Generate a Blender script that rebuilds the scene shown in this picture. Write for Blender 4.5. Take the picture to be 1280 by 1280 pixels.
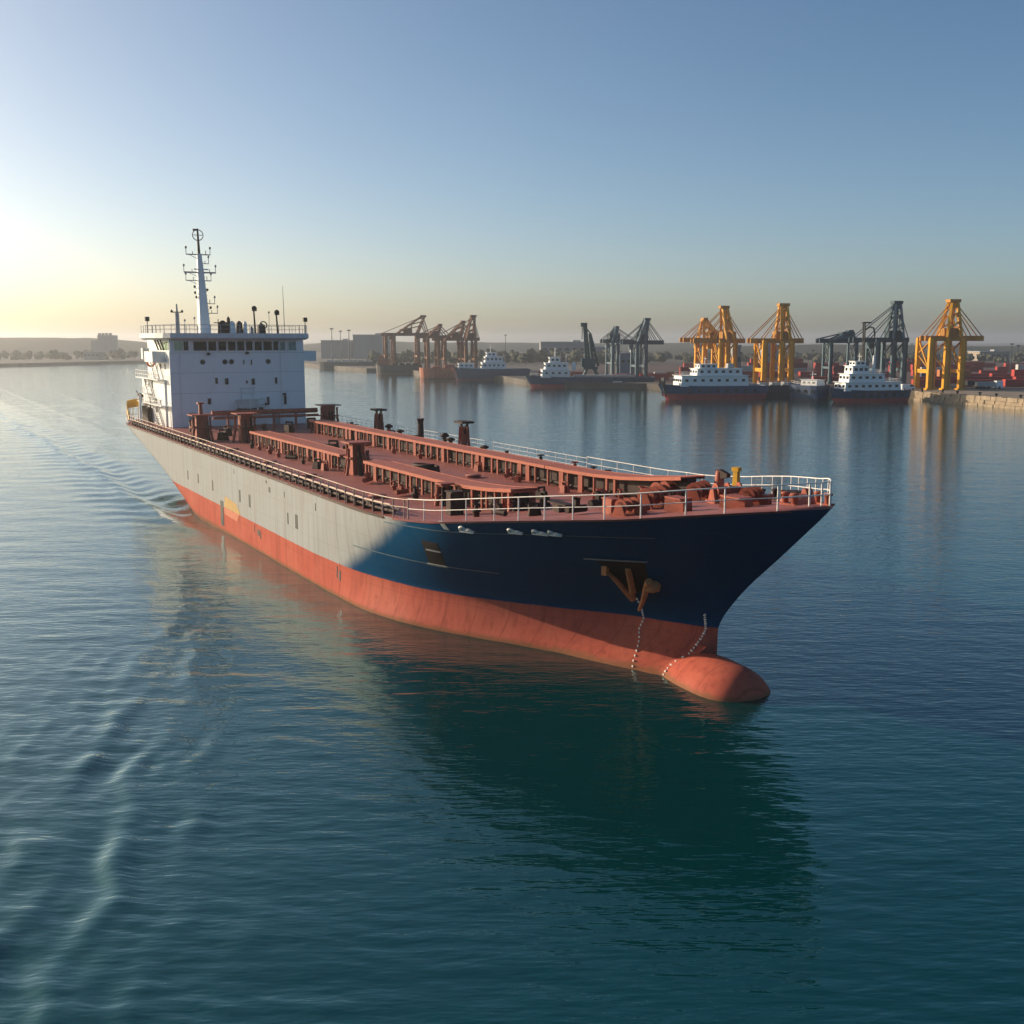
import bpy, math, random, bisect
import numpy as np
from mathutils import Vector, Matrix, Euler

for _o in list(bpy.data.objects):
    bpy.data.objects.remove(_o)
SC = bpy.context.scene
COL = SC.collection
R = math.radians

# ---------------------------------------------------------------- camera
PITCH, FOC, CAMH = 0.15307, 1396.04, 19.0
cam_d = bpy.data.cameras.new('camera')
cam = bpy.data.objects.new('camera', cam_d)
COL.objects.link(cam)
cam.location = (0, 0, CAMH)
cam.rotation_euler = (math.pi / 2 - PITCH, 0, 0)
cam_d.sensor_width = 36.0
cam_d.lens = 36.0 * FOC / 1280.0
cam_d.clip_start = 0.5
cam_d.clip_end = 30000
SC.camera = cam

# ---------------------------------------------------------------- sky and sun
SUN_AZ, SUN_EL = R(65), R(17)          # azimuth to the left of the view direction
world = bpy.data.worlds.new('World')
SC.world = world
world.use_nodes = True
wn, wl_ = world.node_tree.nodes, world.node_tree.links
wn.clear()
sky = wn.new('ShaderNodeTexSky')
sky.sky_type = 'NISHITA'
sky.sun_disc = False
sky.sun_elevation = SUN_EL
sky.sun_rotation = -SUN_AZ
sky.altitude = 0
sky.air_density = 0.58
sky.dust_density = 1.7
sky.ozone_density = 1.3
bg = wn.new('ShaderNodeBackground')
bg.inputs['Strength'].default_value = 0.122
wo = wn.new('ShaderNodeOutputWorld')
tco = wn.new('ShaderNodeTexCoord')      # view direction
vmp = wn.new('ShaderNodeMapping')
vmp.inputs['Scale'].default_value = (1, 1, 1.0)
nrm = wn.new('ShaderNodeVectorMath')
nrm.operation = 'NORMALIZE'
wl_.new(tco.outputs['Generated'], vmp.inputs[0])
wl_.new(vmp.outputs[0], nrm.inputs[0])
wl_.new(nrm.outputs[0], sky.inputs[0])
hsv = wn.new('ShaderNodeHueSaturation')
hsv.inputs['Saturation'].default_value = 1.2
wl_.new(sky.outputs[0], hsv.inputs['Color'])
tint = wn.new('ShaderNodeMix')          # slightly cyan air over the harbour
tint.data_type = 'RGBA'
tint.blend_type = 'MULTIPLY'
tint.inputs[0].default_value = 1.0
tint.inputs[7].default_value = (1.0, 0.970, 0.86, 1)
wl_.new(hsv.outputs[0], tint.inputs[6])
wl_.new(tint.outputs[2], bg.inputs['Color'])
wl_.new(bg.outputs[0], wo.inputs['Surface'])
sun_d = bpy.data.lights.new('sun', 'SUN')
sun_d.energy = 5.0
sun_d.angle = R(0.6)
sun_d.color = (1.0, 0.80, 0.58)
sun = bpy.data.objects.new('sun', sun_d)
COL.objects.link(sun)
sdir = Vector((-math.sin(SUN_AZ) * math.cos(SUN_EL), math.cos(SUN_AZ) * math.cos(SUN_EL), math.sin(SUN_EL)))
sun.rotation_euler = sdir.to_track_quat('Z', 'Y').to_euler()

SC.view_settings.view_transform = 'Standard'
SC.view_settings.look = 'None'
SC.view_settings.exposure = 0.38
SC.view_settings.gamma = 1.0
SC.render.engine = 'CYCLES'
SC.cycles.use_denoising = True
SC.cycles.max_bounces = 6
SC.cycles.volume_bounces = 1
SC.cycles.transparent_max_bounces = 6
SC.cycles.caustics_reflective = False
SC.cycles.caustics_refractive = False

# ---------------------------------------------------------------- helpers
rnd = random.Random(7)


def at(px, py, z=0.0):
    """where the sight line through a photo pixel meets the level z"""
    a, b = (px - 640) / FOC, (640 - py) / FOC
    c, s = math.cos(PITCH), math.sin(PITCH)
    D = (a, c + b * s, -s + b * c)
    t = (z - CAMH) / D[2]
    return D[0] * t, D[1] * t


def up(px, py, Y):
    """x and z of a photo pixel at the distance Y"""
    a, b = (px - 640) / FOC, (640 - py) / FOC
    c, s = math.cos(PITCH), math.sin(PITCH)
    t = Y / (c + b * s)
    return a * t, CAMH + (-s + b * c) * t


class MB:
    """collects shapes and links them as one mesh object"""

    def __init__(self):
        self.v, self.f, self.sm = [], [], []

    def add(self, vs, fs, smooth=False):
        n = len(self.v)
        self.v += [tuple(p) for p in vs]
        for f in fs:
            self.f.append(tuple(i + n for i in f))
            self.sm.append(smooth)
        return self

    def box(self, c, s, rz=0.0, taper=1.0):
        x, y, z = s[0] / 2, s[1] / 2, s[2] / 2
        ca, sa = math.cos(rz), math.sin(rz)
        vs = []
        for dz in (-z, z):
            k = taper if dz > 0 else 1.0
            for dx, dy in ((-x, -y), (x, -y), (x, y), (-x, y)):
                vs.append((c[0] + k * (dx * ca - dy * sa), c[1] + k * (dx * sa + dy * ca), c[2] + dz))
        return self.add(vs, [(3, 2, 1, 0), (4, 5, 6, 7), (0, 1, 5, 4), (1, 2, 6, 5), (2, 3, 7, 6), (3, 0, 4, 7)])

    def bar(self, p, q, w, h=None):
        h = h or w
        p, q = Vector(p), Vector(q)
        d = q - p
        if d.length < 1e-6:
            return self
        d.normalize()
        u = d.cross(Vector((0, 0, 1)))
        if u.length < 1e-3:
            u = Vector((1, 0, 0))
        u.normalize()
        n = u.cross(d).normalized()
        u, n = u * (w / 2), n * (h / 2)
        vs = [p - u - n, p + u - n, p + u + n, p - u + n, q - u - n, q + u - n, q + u + n, q - u + n]
        return self.add(vs, [(3, 2, 1, 0), (4, 5, 6, 7), (0, 1, 5, 4), (1, 2, 6, 5), (2, 3, 7, 6), (3, 0, 4, 7)])

    def tube(self, pts, r, n=8, r1=None, cap=True):
        pts = [Vector(p) for p in pts]
        m = len(pts)
        vs, fs = [], []
        for i, p in enumerate(pts):
            d = (pts[min(i + 1, m - 1)] - pts[max(i - 1, 0)]).normalized()
            u = d.cross(Vector((0, 0, 1)))
            if u.length < 1e-3:
                u = Vector((1, 0, 0))
            u.normalize()
            w = u.cross(d).normalized()
            rr = r if r1 is None else r + (r1 - r) * i / max(1, m - 1)
            for k in range(n):
                a = 2 * math.pi * k / n
                vs.append(p + u * (rr * math.cos(a)) + w * (rr * math.sin(a)))
        for i in range(m - 1):
            for k in range(n):
                a, b = i * n + k, i * n + (k + 1) % n
                fs.append((a, b, b + n, a + n))
        self.add(vs, fs, True)
        if cap:
            self.add(vs[:n], [tuple(range(n))[::-1]])
            self.add(vs[-n:], [tuple(range(n))])
        return self

    def lathe(self, c, prof, n=16):
        vs, fs = [], []
        for r, z in prof:
            for k in range(n):
                a = 2 * math.pi * k / n
                vs.append((c[0] + r * math.cos(a), c[1] + r * math.sin(a), c[2] + z))
        for i in range(len(prof) - 1):
            for k in range(n):
                a, b = i * n + k, i * n + (k + 1) % n
                fs.append((a, b, b + n, a + n))
        self.add(vs, fs, True)
        m = len(vs)
        self.add(vs[:n], [tuple(range(n))[::-1]])
        return self.add(vs[m - n:], [tuple(range(n))])

    def ring(self, c, R0, r, n=16, m=6, ax='z'):
        vs, fs = [], []
        for i in range(n):
            a = 2 * math.pi * i / n
            for k in range(m):
                b = 2 * math.pi * k / m
                x, y, z = (R0 + r * math.cos(b)) * math.cos(a), (R0 + r * math.cos(b)) * math.sin(a), r * math.sin(b)
                p = (x, y, z) if ax == 'z' else ((x, z, y) if ax == 'y' else (z, x, y))
                vs.append((c[0] + p[0], c[1] + p[1], c[2] + p[2]))
        for i in range(n):
            for k in range(m):
                a, b = i * m + k, i * m + (k + 1) % m
                c2, d = ((i + 1) % n) * m + (k + 1) % m, ((i + 1) % n) * m + k
                fs.append((a, b, c2, d))
        return self.add(vs, fs, True)

    def prism(self, poly, z0, z1):
        """outline in x, y between two levels"""
        n = len(poly)
        vs = [(x, y, z0) for x, y in poly] + [(x, y, z1) for x, y in poly]
        fs = [tuple(range(n))[::-1], tuple(range(n, 2 * n))]
        fs += [(i, (i + 1) % n, n + (i + 1) % n, n + i) for i in range(n)]
        return self.add(vs, fs)

    def slab(self, poly, y0, y1):
        """outline in x, z between two y"""
        n = len(poly)
        vs = [(x, y0, z) for x, z in poly] + [(x, y1, z) for x, z in poly]
        fs = [tuple(range(n)), tuple(range(n, 2 * n))[::-1]]
        fs += [(i, n + i, n + (i + 1) % n, (i + 1) % n) for i in range(n)]
        return self.add(vs, fs)

    def grid(self, rows, smooth=True, flip=False):
        n, m = len(rows), len(rows[0])
        vs = [p for r in rows for p in r]
        fs = []
        for i in range(n - 1):
            for j in range(m - 1):
                q = (i * m + j, i * m + j + 1, (i + 1) * m + j + 1, (i + 1) * m + j)
                fs.append(q[::-1] if flip else q)
        return self.add(vs, fs, smooth)

    def build(self, name, mat, parent=None, loc=None, fix=True):
        me = bpy.data.meshes.new(name)
        me.from_pydata(self.v, [], self.f)
        me.polygons.foreach_set('use_smooth', self.sm)
        me.materials.append(mat)
        me.validate()
        if fix:
            import bmesh
            bm = bmesh.new()
            bm.from_mesh(me)
            bmesh.ops.recalc_face_normals(bm, faces=bm.faces)
            bm.to_mesh(me)
            bm.free()
        me.update()
        o = bpy.data.objects.new(name, me)
        COL.objects.link(o)
        if parent:
            o.parent = parent
        if loc:
            o.location = loc
        return o


def tag(o, label=None, cat=None, group=None, kind=None):
    if label:
        o['label'] = label
    if cat:
        o['category'] = cat
    if group:
        o['group'] = group
    if kind:
        o['kind'] = kind
    return o


def empty(name, loc=(0, 0, 0), rz=0.0, label=None, cat=None, group=None):
    o = bpy.data.objects.new(name, None)
    o.empty_display_size = 0.5
    COL.objects.link(o)
    o.location = loc
    o.rotation_euler = (0, 0, rz)
    return tag(o, label, cat, group)


def copy_part(o, loc=None, parent=None, rz=None, scale=None):
    c = o.copy()
    COL.objects.link(c)
    if parent:
        c.parent = parent
    if loc is not None:
        c.location = loc
    if rz is not None:
        c.rotation_euler = (0, 0, rz)
    if scale is not None:
        c.scale = scale
    for ch in o.children:
        copy_part(ch, parent=c)
    return c


# ---------------------------------------------------------------- materials
def new_mat(name):
    m = bpy.data.materials.new(name)
    m.use_nodes = True
    nt = m.node_tree
    nt.nodes.clear()
    out = nt.nodes.new('ShaderNodeOutputMaterial')
    b = nt.nodes.new('ShaderNodeBsdfPrincipled')
    nt.links.new(b.outputs[0], out.inputs['Surface'])
    return m, nt, b


def nd(nt, typ, **kw):
    n = nt.nodes.new(typ)
    for k, v in kw.items():
        if k.startswith('i_'):
            n.inputs[k[2:]].default_value = v
        elif k.startswith('i'):
            n.inputs[int(k[1:])].default_value = v
        else:
            setattr(n, k, v)
    return n


def mth(nt, op, a, b=None, clamp=False):
    n = nt.nodes.new('ShaderNodeMath')
    n.operation = op
    n.use_clamp = clamp
    for i, x in enumerate((a, b)):
        if x is None:
            continue
        if isinstance(x, (int, float)):
            n.inputs[i].default_value = x
        else:
            nt.links.new(x, n.inputs[i])
    return n.outputs[0]


def ramp(nt, x, a, b):
    """0 below a, 1 above b"""
    n = nt.nodes.new('ShaderNodeMapRange')
    n.interpolation_type = 'SMOOTHSTEP'
    nt.links.new(x, n.inputs[0])
    n.inputs[1].default_value, n.inputs[2].default_value = a, b
    return n.outputs[0]


def mixc(nt, f, a, b):
    n = nt.nodes.new('ShaderNodeMix')
    n.data_type = 'RGBA'
    if isinstance(f, (int, float)):
        n.inputs[0].default_value = f
    else:
        nt.links.new(f, n.inputs[0])
    for k, x in ((6, a), (7, b)):
        if isinstance(x, tuple):
            n.inputs[k].default_value = (x[0], x[1], x[2], 1)
        else:
            nt.links.new(x, n.inputs[k])
    return n.outputs[2]


def noise(nt, scale=(1, 1, 1), sc=1.0, detail=4, rough=0.6, coord='Object'):
    tc = nt.nodes.new('ShaderNodeTexCoord')
    mp = nt.nodes.new('ShaderNodeMapping')
    mp.inputs['Scale'].default_value = scale
    nt.links.new(tc.outputs[coord], mp.inputs[0])
    n = nt.nodes.new('ShaderNodeTexNoise')
    n.inputs['Scale'].default_value = sc
    n.inputs['Detail'].default_value = detail
    n.inputs['Roughness'].default_value = rough
    nt.links.new(mp.outputs[0], n.inputs[0])
    return n.outputs[0]


def paint(name, col, rough=0.5, dirt=0.25, dirtcol=None, rust=0.0, rustcol=(0.16, 0.06, 0.03), metal=0.0, sc=1.0, bump=0.0):
    m, nt, b = new_mat(name)
    n1 = noise(nt, (1, 1, 1), 0.9 * sc, 6, 0.65)
    n2 = noise(nt, (1.6, 1.6, 0.16), 1.3 * sc, 5, 0.6)
    dc = dirtcol or tuple(c * 0.45 for c in col)
    c = mixc(nt, mth(nt, 'MULTIPLY', ramp(nt, n1, 0.35, 0.75), dirt), col, dc)
    c = mixc(nt, mth(nt, 'MULTIPLY', ramp(nt, n2, 0.5, 0.72), dirt * 0.8), c, dc)
    if rust:
        n3 = noise(nt, (1.2, 1.2, 0.3), 2.2 * sc, 8, 0.7)
        c = mixc(nt, mth(nt, 'MULTIPLY', ramp(nt, n3, 0.56, 0.66), rust), c, rustcol)
    nt.links.new(c, b.inputs['Base Color'])
    r = mth(nt, 'ADD', mth(nt, 'MULTIPLY', n1, 0.3), rough - 0.15)
    nt.links.new(r, b.inputs['Roughness'])
    b.inputs['Specular IOR Level'].default_value = 0.2
    b.inputs['Metallic'].default_value = metal
    if bump:
        bp = nd(nt, 'ShaderNodeBump')
        bp.inputs['Strength'].default_value = bump
        bp.inputs['Distance'].default_value = 0.05
        nt.links.new(noise(nt, (1, 1, 1), 3.0 * sc, 6, 0.7), bp.inputs['Height'])
        nt.links.new(bp.outputs[0], b.inputs['Normal'])
    return m


M = {}
M['deck'] = paint('red_deck_paint', (0.30, 0.105, 0.088), 0.55, 0.45, (0.17, 0.07, 0.062), 0.35, (0.20, 0.085, 0.06), sc=0.5, bump=0.15)
M['redsteel'] = paint('red_oxide_steel', (0.33, 0.085, 0.052), 0.55, 0.5, (0.12, 0.035, 0.028), 0.5, (0.22, 0.08, 0.03))
M['walk'] = paint('walkway_red', (0.38, 0.115, 0.072), 0.6, 0.35, (0.24, 0.08, 0.06), 0.3)
M['darksteel'] = paint('dark_greasy_steel', (0.034, 0.017, 0.014), 0.68, 0.4, (0.012, 0.008, 0.008), 0.4, (0.085, 0.032, 0.02))
M['black'] = paint('black_paint', (0.016, 0.017, 0.019), 0.45, 0.3)
M['white'] = paint('white_ship_paint', (0.76, 0.79, 0.80), 0.42, 0.16, (0.60, 0.61, 0.60), 0.10, (0.42, 0.30, 0.20), sc=0.7)
M['whiterail'] = paint('white_rail_paint', (0.80, 0.78, 0.74), 0.45, 0.2, (0.5, 0.42, 0.36), 0.25, (0.35, 0.16, 0.09))
M['rustrail'] = paint('chipped_rail_paint', (0.55, 0.43, 0.35), 0.55, 0.5, (0.25, 0.12, 0.08), 0.7, (0.20, 0.075, 0.045))
M['grey'] = paint('grey_paint', (0.34, 0.36, 0.37), 0.5, 0.3)
M['yellow'] = paint('yellow_paint', (0.62, 0.36, 0.03), 0.5, 0.4, (0.30, 0.15, 0.02), 0.3)
M['anchor'] = paint('rusty_anchor', (0.46, 0.20, 0.085), 0.75, 0.5, (0.2, 0.08, 0.04), 0.5)
M['rope'] = paint('pale_rope', (0.50, 0.36, 0.28), 0.8, 0.4)
M['pocket'] = paint('shaded_rusty_pocket', (0.016, 0.010, 0.009), 0.8, 0.5, (0.006, 0.005, 0.005), 0.35, (0.07, 0.028, 0.014))  # near-black paints the shade of recesses built as flat plates, rust over it


def glass(name, col, rough=0.06):
    m, nt, b = new_mat(name)
    c = mixc(nt, ramp(nt, noise(nt, (1, 1, 1), 0.6, 3), 0.3, 0.7), col, tuple(k * 0.6 for k in col))
    nt.links.new(c, b.inputs['Base Color'])
    b.inputs['Roughness'].default_value = rough
    b.inputs['IOR'].default_value = 1.5
    b.inputs['Specular IOR Level'].default_value = 0.22
    return m


M['glass'] = glass('dark_window_glass', (0.006, 0.012, 0.017))
M['litglass'] = glass('lit_green_glass', (0.42, 0.58, 0.38), 0.1)  # opaque pane: its pale green paints the light seen through the glass
M['tealglass'] = glass('teal_glass', (0.16, 0.30, 0.29), 0.08)
M['chain'] = paint('pale_marks', (0.72, 0.68, 0.62), 0.6, 0.3)

# ---------------------------------------------------------------- water
SHIP = (14.522, 58.381)
TH = 0.49884
FWD = (math.sin(TH), -math.cos(TH))
STB = (FWD[1], -FWD[0])


def shipuv(x, y):
    dx, dy = x - SHIP[0], y - SHIP[1]
    return dx * FWD[0] + dy * FWD[1], dx * STB[0] + dy * STB[1]


def graded(a, step, k, end):
    o = [a]
    while o[-1] < end:
        o.append(o[-1] + max(step, o[-1] * k))
    return o


ys = [-1500, -400, -120, -40, -10, 5, 14, 20] + graded(24.0, 0.17, 0.0062, 7000)
xp = [i * 0.24 for i in range(1, 190)]
xp = xp + graded(xp[-1] + 0.26, 0.26, 0.0085, 7000)
xs = [-x for x in xp[::-1]] + [0.0] + xp
XS, YS = np.array(xs), np.array(ys)
GX, GY = np.meshgrid(XS, YS)
SX = np.gradient(XS)[None, :] + 0 * GX
SY = np.gradient(YS)[:, None] + 0 * GX
rs = np.random.RandomState(5)
Z = np.zeros_like(GX)
# slow patches of rougher and calmer water
calm = 0.75 + 0.25 * np.sin(GX * 0.031 + 1.7 * np.sin(GY * 0.017)) * np.cos(GY * 0.023 + 0.6 * np.sin(GX * 0.041))
left = 1.0 / (1.0 + np.exp((GX + 0.10 * GY + 4) / 7.0))      # livelier water on the side the ship has stirred
for i in range(64):
    lam = 0.8 * (11.0 / 0.8) ** (rs.rand() ** 1.6)
    ang = rs.normal(-0.22, 0.42) + math.pi / 2                # travelling mostly along the view
    k = 2 * math.pi / lam
    kx, ky = k * math.cos(ang), k * math.sin(ang)
    amp = 0.0026 * lam ** 0.62 * rs.uniform(0.5, 1.2)
    lod = np.clip((lam / np.maximum(np.abs(SX * math.cos(ang)) * 1.0, np.abs(SY * math.sin(ang))) - 2.2) / 2.5, 0, 1)
    ph = kx * GX + ky * GY + rs.rand() * 6.28 + 0.5 * np.sin(GX * 0.11 + i) + 0.5 * np.sin(GY * 0.09 + 2 * i)
    s = np.sin(ph)
    amp = amp * (0.62 if lam > 2.2 else 1.0)
    Z += amp * lod * calm * (0.62 + 0.75 * left) * (s + 0.25 * np.cos(2 * ph))
# wake ridges running past the camera on the left: short broken crests
brk = np.zeros_like(GX)
for i in range(14):
    lam = rs.uniform(4, 14)
    an = rs.uniform(0, 6.28)
    brk += np.sin(2 * math.pi / lam * (GX * math.cos(an) + GY * math.sin(an)) + rs.rand() * 6.28)
brk = np.clip(0.75 + brk / 6.5, 0.1, 1.6)
for i, (x0, lam, am, sh) in enumerate(((-13.2, 2.7, 0.05, 0.0), (-15.5, 4.1, 0.05, 1.4), (-18.0, 1.7, 0.03, 0.4))):
    xx = GX + 0.16 * (GY - 29) + 0.5 * np.sin(GY * 0.30 + i) + 0.25 * np.sin(GY * 0.83 + 2 * i) + 0.12 * np.sin(GY * 1.9 + GX)
    env = np.exp(-((xx - x0) / 3.6) ** 2) * np.exp(-(np.clip(GY - 44, 0, None) / 26) ** 2) * brk
    ph = 2 * math.pi * (xx - x0) / lam + sh
    Z += am * env * (np.cos(ph) + 0.35 * np.cos(2 * ph + .4))
# stern wave trailing away behind the ship
U, V = shipuv(GX, GY)
vc = 16.6 + 0.010 * np.clip(-70 - U, 0, None) + 0.5 * np.sin(U * 0.11) + 0.3 * np.sin(U * 0.31)
on = 1 / (1 + np.exp((U + 70) / 2.5)) * np.exp(-np.clip(-90 - U, 0, None) / 210.0)
dv = V - vc
Z += on * (0.42 * np.exp(-(dv / 1.2) ** 2) - 0.30 * np.exp(-((dv + 2.6) / 1.6) ** 2) + 0.12 * np.exp(-((dv + 6.0) / 1.8) ** 2))
Z += on * np.exp(-(dv / 5.0) ** 2) * 0.09 * np.sin(U * 1.15 + 1.6 * np.sin(V * 0.7) + V * 0.8) * (np.maximum(SX, SY) < 1.6)
on2 = 1 / (1 + np.exp((U + 105) / 3)) * np.exp(-np.clip(-110 - U, 0, None) / 260.0)
for vq, aq in ((4.0, .16), (-6.0, .14), (30.0 , .10), (-34.0, .10)):
    dq = V - vq * (1 + 0.0018 * np.clip(-110 - U, 0, None))
    Z += on2 * aq * np.exp(-(dq / 2.2) ** 2)
# small bow and side ripples close to the hull
foam = np.clip(on * np.exp(-((dv - 0.2) / 0.55) ** 2) * np.exp(-np.clip(-78 - U, 0, None) / 16.0) * 1.15, 0, 1)
foam += 0.5 * np.exp(-((V - 13.6) / 0.35) ** 2) * ((U > -97) & (U < -20)) * np.exp(-np.clip(U + 88, 0, None) / 10.0)
hw = np.interp(U, [-100, -92, -30, -24.7, -20.2, -16.4, -12.6, -7.2, -3, 0.6, 1.4], [10, 13, 13, 12.3, 10.3, 8.2, 6.4, 4.5, 4.0, 3.8, 2.6])
foam += 0.22 * np.exp(-((np.abs(V - np.where(U > -8, 0, 0)) - hw) / 0.22) ** 2) * (U > -100) * (U < 1.6) * (0.55 + 0.45 * np.sin(U * 1.3 + np.sin(U * .37) * 3))
foam += 0.35 * on2 * np.exp(-(V / 5.5) ** 2) * np.exp(-np.clip(-112 - U, 0, None) / 60.0)

ny, nx = GX.shape
co = np.empty((ny * nx, 3), np.float32)
co[:, 0], co[:, 1], co[:, 2] = GX.ravel(), GY.ravel(), Z.ravel()
ii = (np.arange(ny - 1)[:, None] * nx + np.arange(nx - 1)[None, :]).ravel()
quads = np.stack([ii, ii + 1, ii + nx + 1, ii + nx], 1).astype(np.int32)
me = bpy.data.meshes.new('water')
me.vertices.add(ny * nx)
me.vertices.foreach_set('co', co.ravel())
nq = len(quads)
me.loops.add(nq * 4)
me.loops.foreach_set('vertex_index', quads.ravel())
me.polygons.add(nq)
me.polygons.foreach_set('loop_start', np.arange(0, nq * 4, 4, dtype=np.int32))
me.polygons.foreach_set('use_smooth', np.ones(nq, bool))
fa = me.attributes.new('foam', 'FLOAT', 'POINT')
fa.data.foreach_set('value', np.clip(foam, 0, 1).ravel().astype(np.float32))
me.update(calc_edges=True)
me.validate()
wm, nt, b = new_mat('harbour_water')
at_f = nd(nt, 'ShaderNodeAttribute', attribute_name='foam')
fn = noise(nt, (1, 1, 1), 1.6, 6, 0.7)
fm = ramp(nt, mth(nt, 'ADD', mth(nt, 'MULTIPLY', at_f.outputs['Fac'], 0.75), mth(nt, 'MULTIPLY', fn, 0.55)), 0.74, 0.98)
body = mixc(nt, ramp(nt, noise(nt, (1, 1, 1), 0.012, 3), 0.35, 0.7), (0.0, 0.030, 0.033), (0.0, 0.041, 0.044))
nt.links.new(mixc(nt, fm, body, (0.62, 0.60, 0.56)), b.inputs['Base Color'])
nt.links.new(mth(nt, 'ADD', mth(nt, 'MULTIPLY', fm, 0.6), 0.008), b.inputs['Roughness'])
b.inputs['IOR'].default_value = 1.9
b.inputs['Specular Tint'].default_value = (0.33, 1.0, 1.0, 1)
# fine wind ripples on top of the modelled waves
prev = None
for (dist, sc_, det, st) in ((0.030, 0.9, 1, (0.6, 1.7, 1)), (0.026, 2.2, 1, (0.5, 1.6, 1)), (0.006, 5.5, 1, (0.5, 1.6, 1)), (0.0012, 13.0, 1, (0.6, 1.5, 1))):
    bq = nd(nt, 'ShaderNodeBump')
    bq.inputs['Strength'].default_value = 1.0
    bq.inputs['Distance'].default_value = dist
    nt.links.new(noise(nt, st, sc_, det, 0.5), bq.inputs['Height'])
    if prev:
        nt.links.new(prev.outputs[0], bq.inputs['Normal'])
    prev = bq
nt.links.new(prev.outputs[0], b.inputs['Normal'])
me.materials.append(wm)
water = bpy.data.objects.new('water', me)
COL.objects.link(water)
tag(water, 'teal harbour water with small ripples and a ship wake on the left', kind='structure')

# ---------------------------------------------------------------- land
SHORE = [(240, 60), (170, 200), (141, 308), (128.5, 357), (113, 368), (86, 378), (70, 395), (52, 434), (22, 446), (6, 470), (-4, 520), (-22, 556), (-46, 580),
         (-62, 655), (-86, 665), (-128, 755), (-165, 860), (-230, 935), (-300, 925), (-352, 812), (-420, 730), (-560, 660), (-1200, 560)]
gm = MB()
far_l = [(-6800, 2500), (-6800, 6800), (6800, 6800), (6800, 60)]
gm.prism(SHORE + far_l, -1.2, 2.3)
mg, nt, b = new_mat('yard_ground')
c = mixc(nt, ramp(nt, noise(nt, (1, 1, 1), 0.05, 6), 0.4, 0.65), (0.065, 0.055, 0.045), (0.11, 0.10, 0.085))
c = mixc(nt, ramp(nt, noise(nt, (0.3, 2, 1), 0.12, 5), 0.52, 0.62), c, (0.055, 0.05, 0.05))
nt.links.new(c, b.inputs['Base Color'])
b.inputs['Roughness'].default_value = 0.85
tag(gm.build('ground', mg), kind='structure')


def hills(name, x0, x1, y0, depth, hf, mat, nx=160, nyy=14):
    rows = []
    for j in range(nyy + 1):
        t = j / nyy
        row = []
        for i in range(nx + 1):
            x = x0 + (x1 - x0) * i / nx
            e = min(1, 6 * min(i, nx - i) / nx)
            h = hf(x) * math.sin(math.pi * min(1, t * 1.0)) ** 0.8 * e
            row.append((x, y0 + depth * t, 2.25 + h))
        rows.append(row)
    return tag(MB().grid(rows).build(name, mat, fix=False), kind='structure')


def fbm(x, s, sd):
    r = 0
    for k in range(6):
        r += math.sin(x * s * 2.1 ** k + sd * (k + 1) * 1.7) / 1.75 ** k
    return r


mh = paint('wooded_hill', (0.045, 0.056, 0.044), 0.9, 0.7, (0.075, 0.07, 0.06), sc=0.05)
hills('hills', -1500, -330, 1150, 500, lambda x: 19.5 + 1.0 * fbm(x, .008, 1), mh)
hills('hills', -420, 420, 1500, 500, lambda x: 12.5 + 1.2 * fbm(x, .01, 2), mh)
hills('hills', 60, 1400, 1000, 420, lambda x: 11.3 + 0.9 * fbm(x, .012, 3), mh)


def wood(name, spots, label, seed):
    """a far belt of trees that reads as one mass: many lumpy leaf clumps"""
    r = random.Random(seed)
    m = MB()
    for x, y, h, w in spots:
        n = 5
        for q in range(5):
            cx, cy = x + r.uniform(-w, w) * .6, y + r.uniform(-w, w) * .6
            rr = w * r.uniform(.45, .8)
            cz = 2.3 + h * r.uniform(.35, .8)
            vs, fs = [], []
            for i in range(5):
                th = math.pi * (i + .5) / 5
                for k in range(7):
                    a = 2 * math.pi * k / 7
                    jt = r.uniform(.72, 1.25)
                    vs.append((cx + rr * jt * math.sin(th) * math.cos(a), cy + rr * jt * math.sin(th) * math.sin(a), cz + rr * .85 * jt * math.cos(th)))
            for i in range(4):
                for k in range(7):
                    fs.append((i * 7 + k, i * 7 + (k + 1) % 7, (i + 1) * 7 + (k + 1) % 7, (i + 1) * 7 + k))
            m.add(vs, fs)
        m.bar((x, y, 2.2), (x, y, 2.3 + h * .6), .5)
    o = m.build(name, M['leaf'], fix=False)
    return tag(o, label, 'trees', kind='stuff')


M['leaf'] = paint('far_foliage', (0.070, 0.078, 0.052), 0.9, 0.6, (0.11, 0.10, 0.07), sc=0.15)
r = random.Random(3)
wood('shore_wood', [(-1050 + i * 3.6 + r.uniform(-3, 3), 960 + (i % 4) * 14 + r.uniform(-8, 8) - .10 * abs(-420 + i * 1.8), r.uniform(4, 8), r.uniform(2.4, 4.6)) for i in range(204)], 'hazy belt of trees along the far left shore', 1)
wood('harbour_wood', [(x + r.uniform(-4, 4), 760 + r.uniform(0, 120), r.uniform(5, 11), r.uniform(2.6, 4.6)) for x in list(range(-95, 90, 5)) * 3], 'hazy trees behind the middle quay', 2)
wood('yard_wood', [(x + r.uniform(-4, 4), 850 + r.uniform(-30, 150), r.uniform(3, 7), r.uniform(2.6, 4.4)) for x in list(range(90, 540, 6)) * 3], 'hazy trees behind the container yard on the right', 4)

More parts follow.
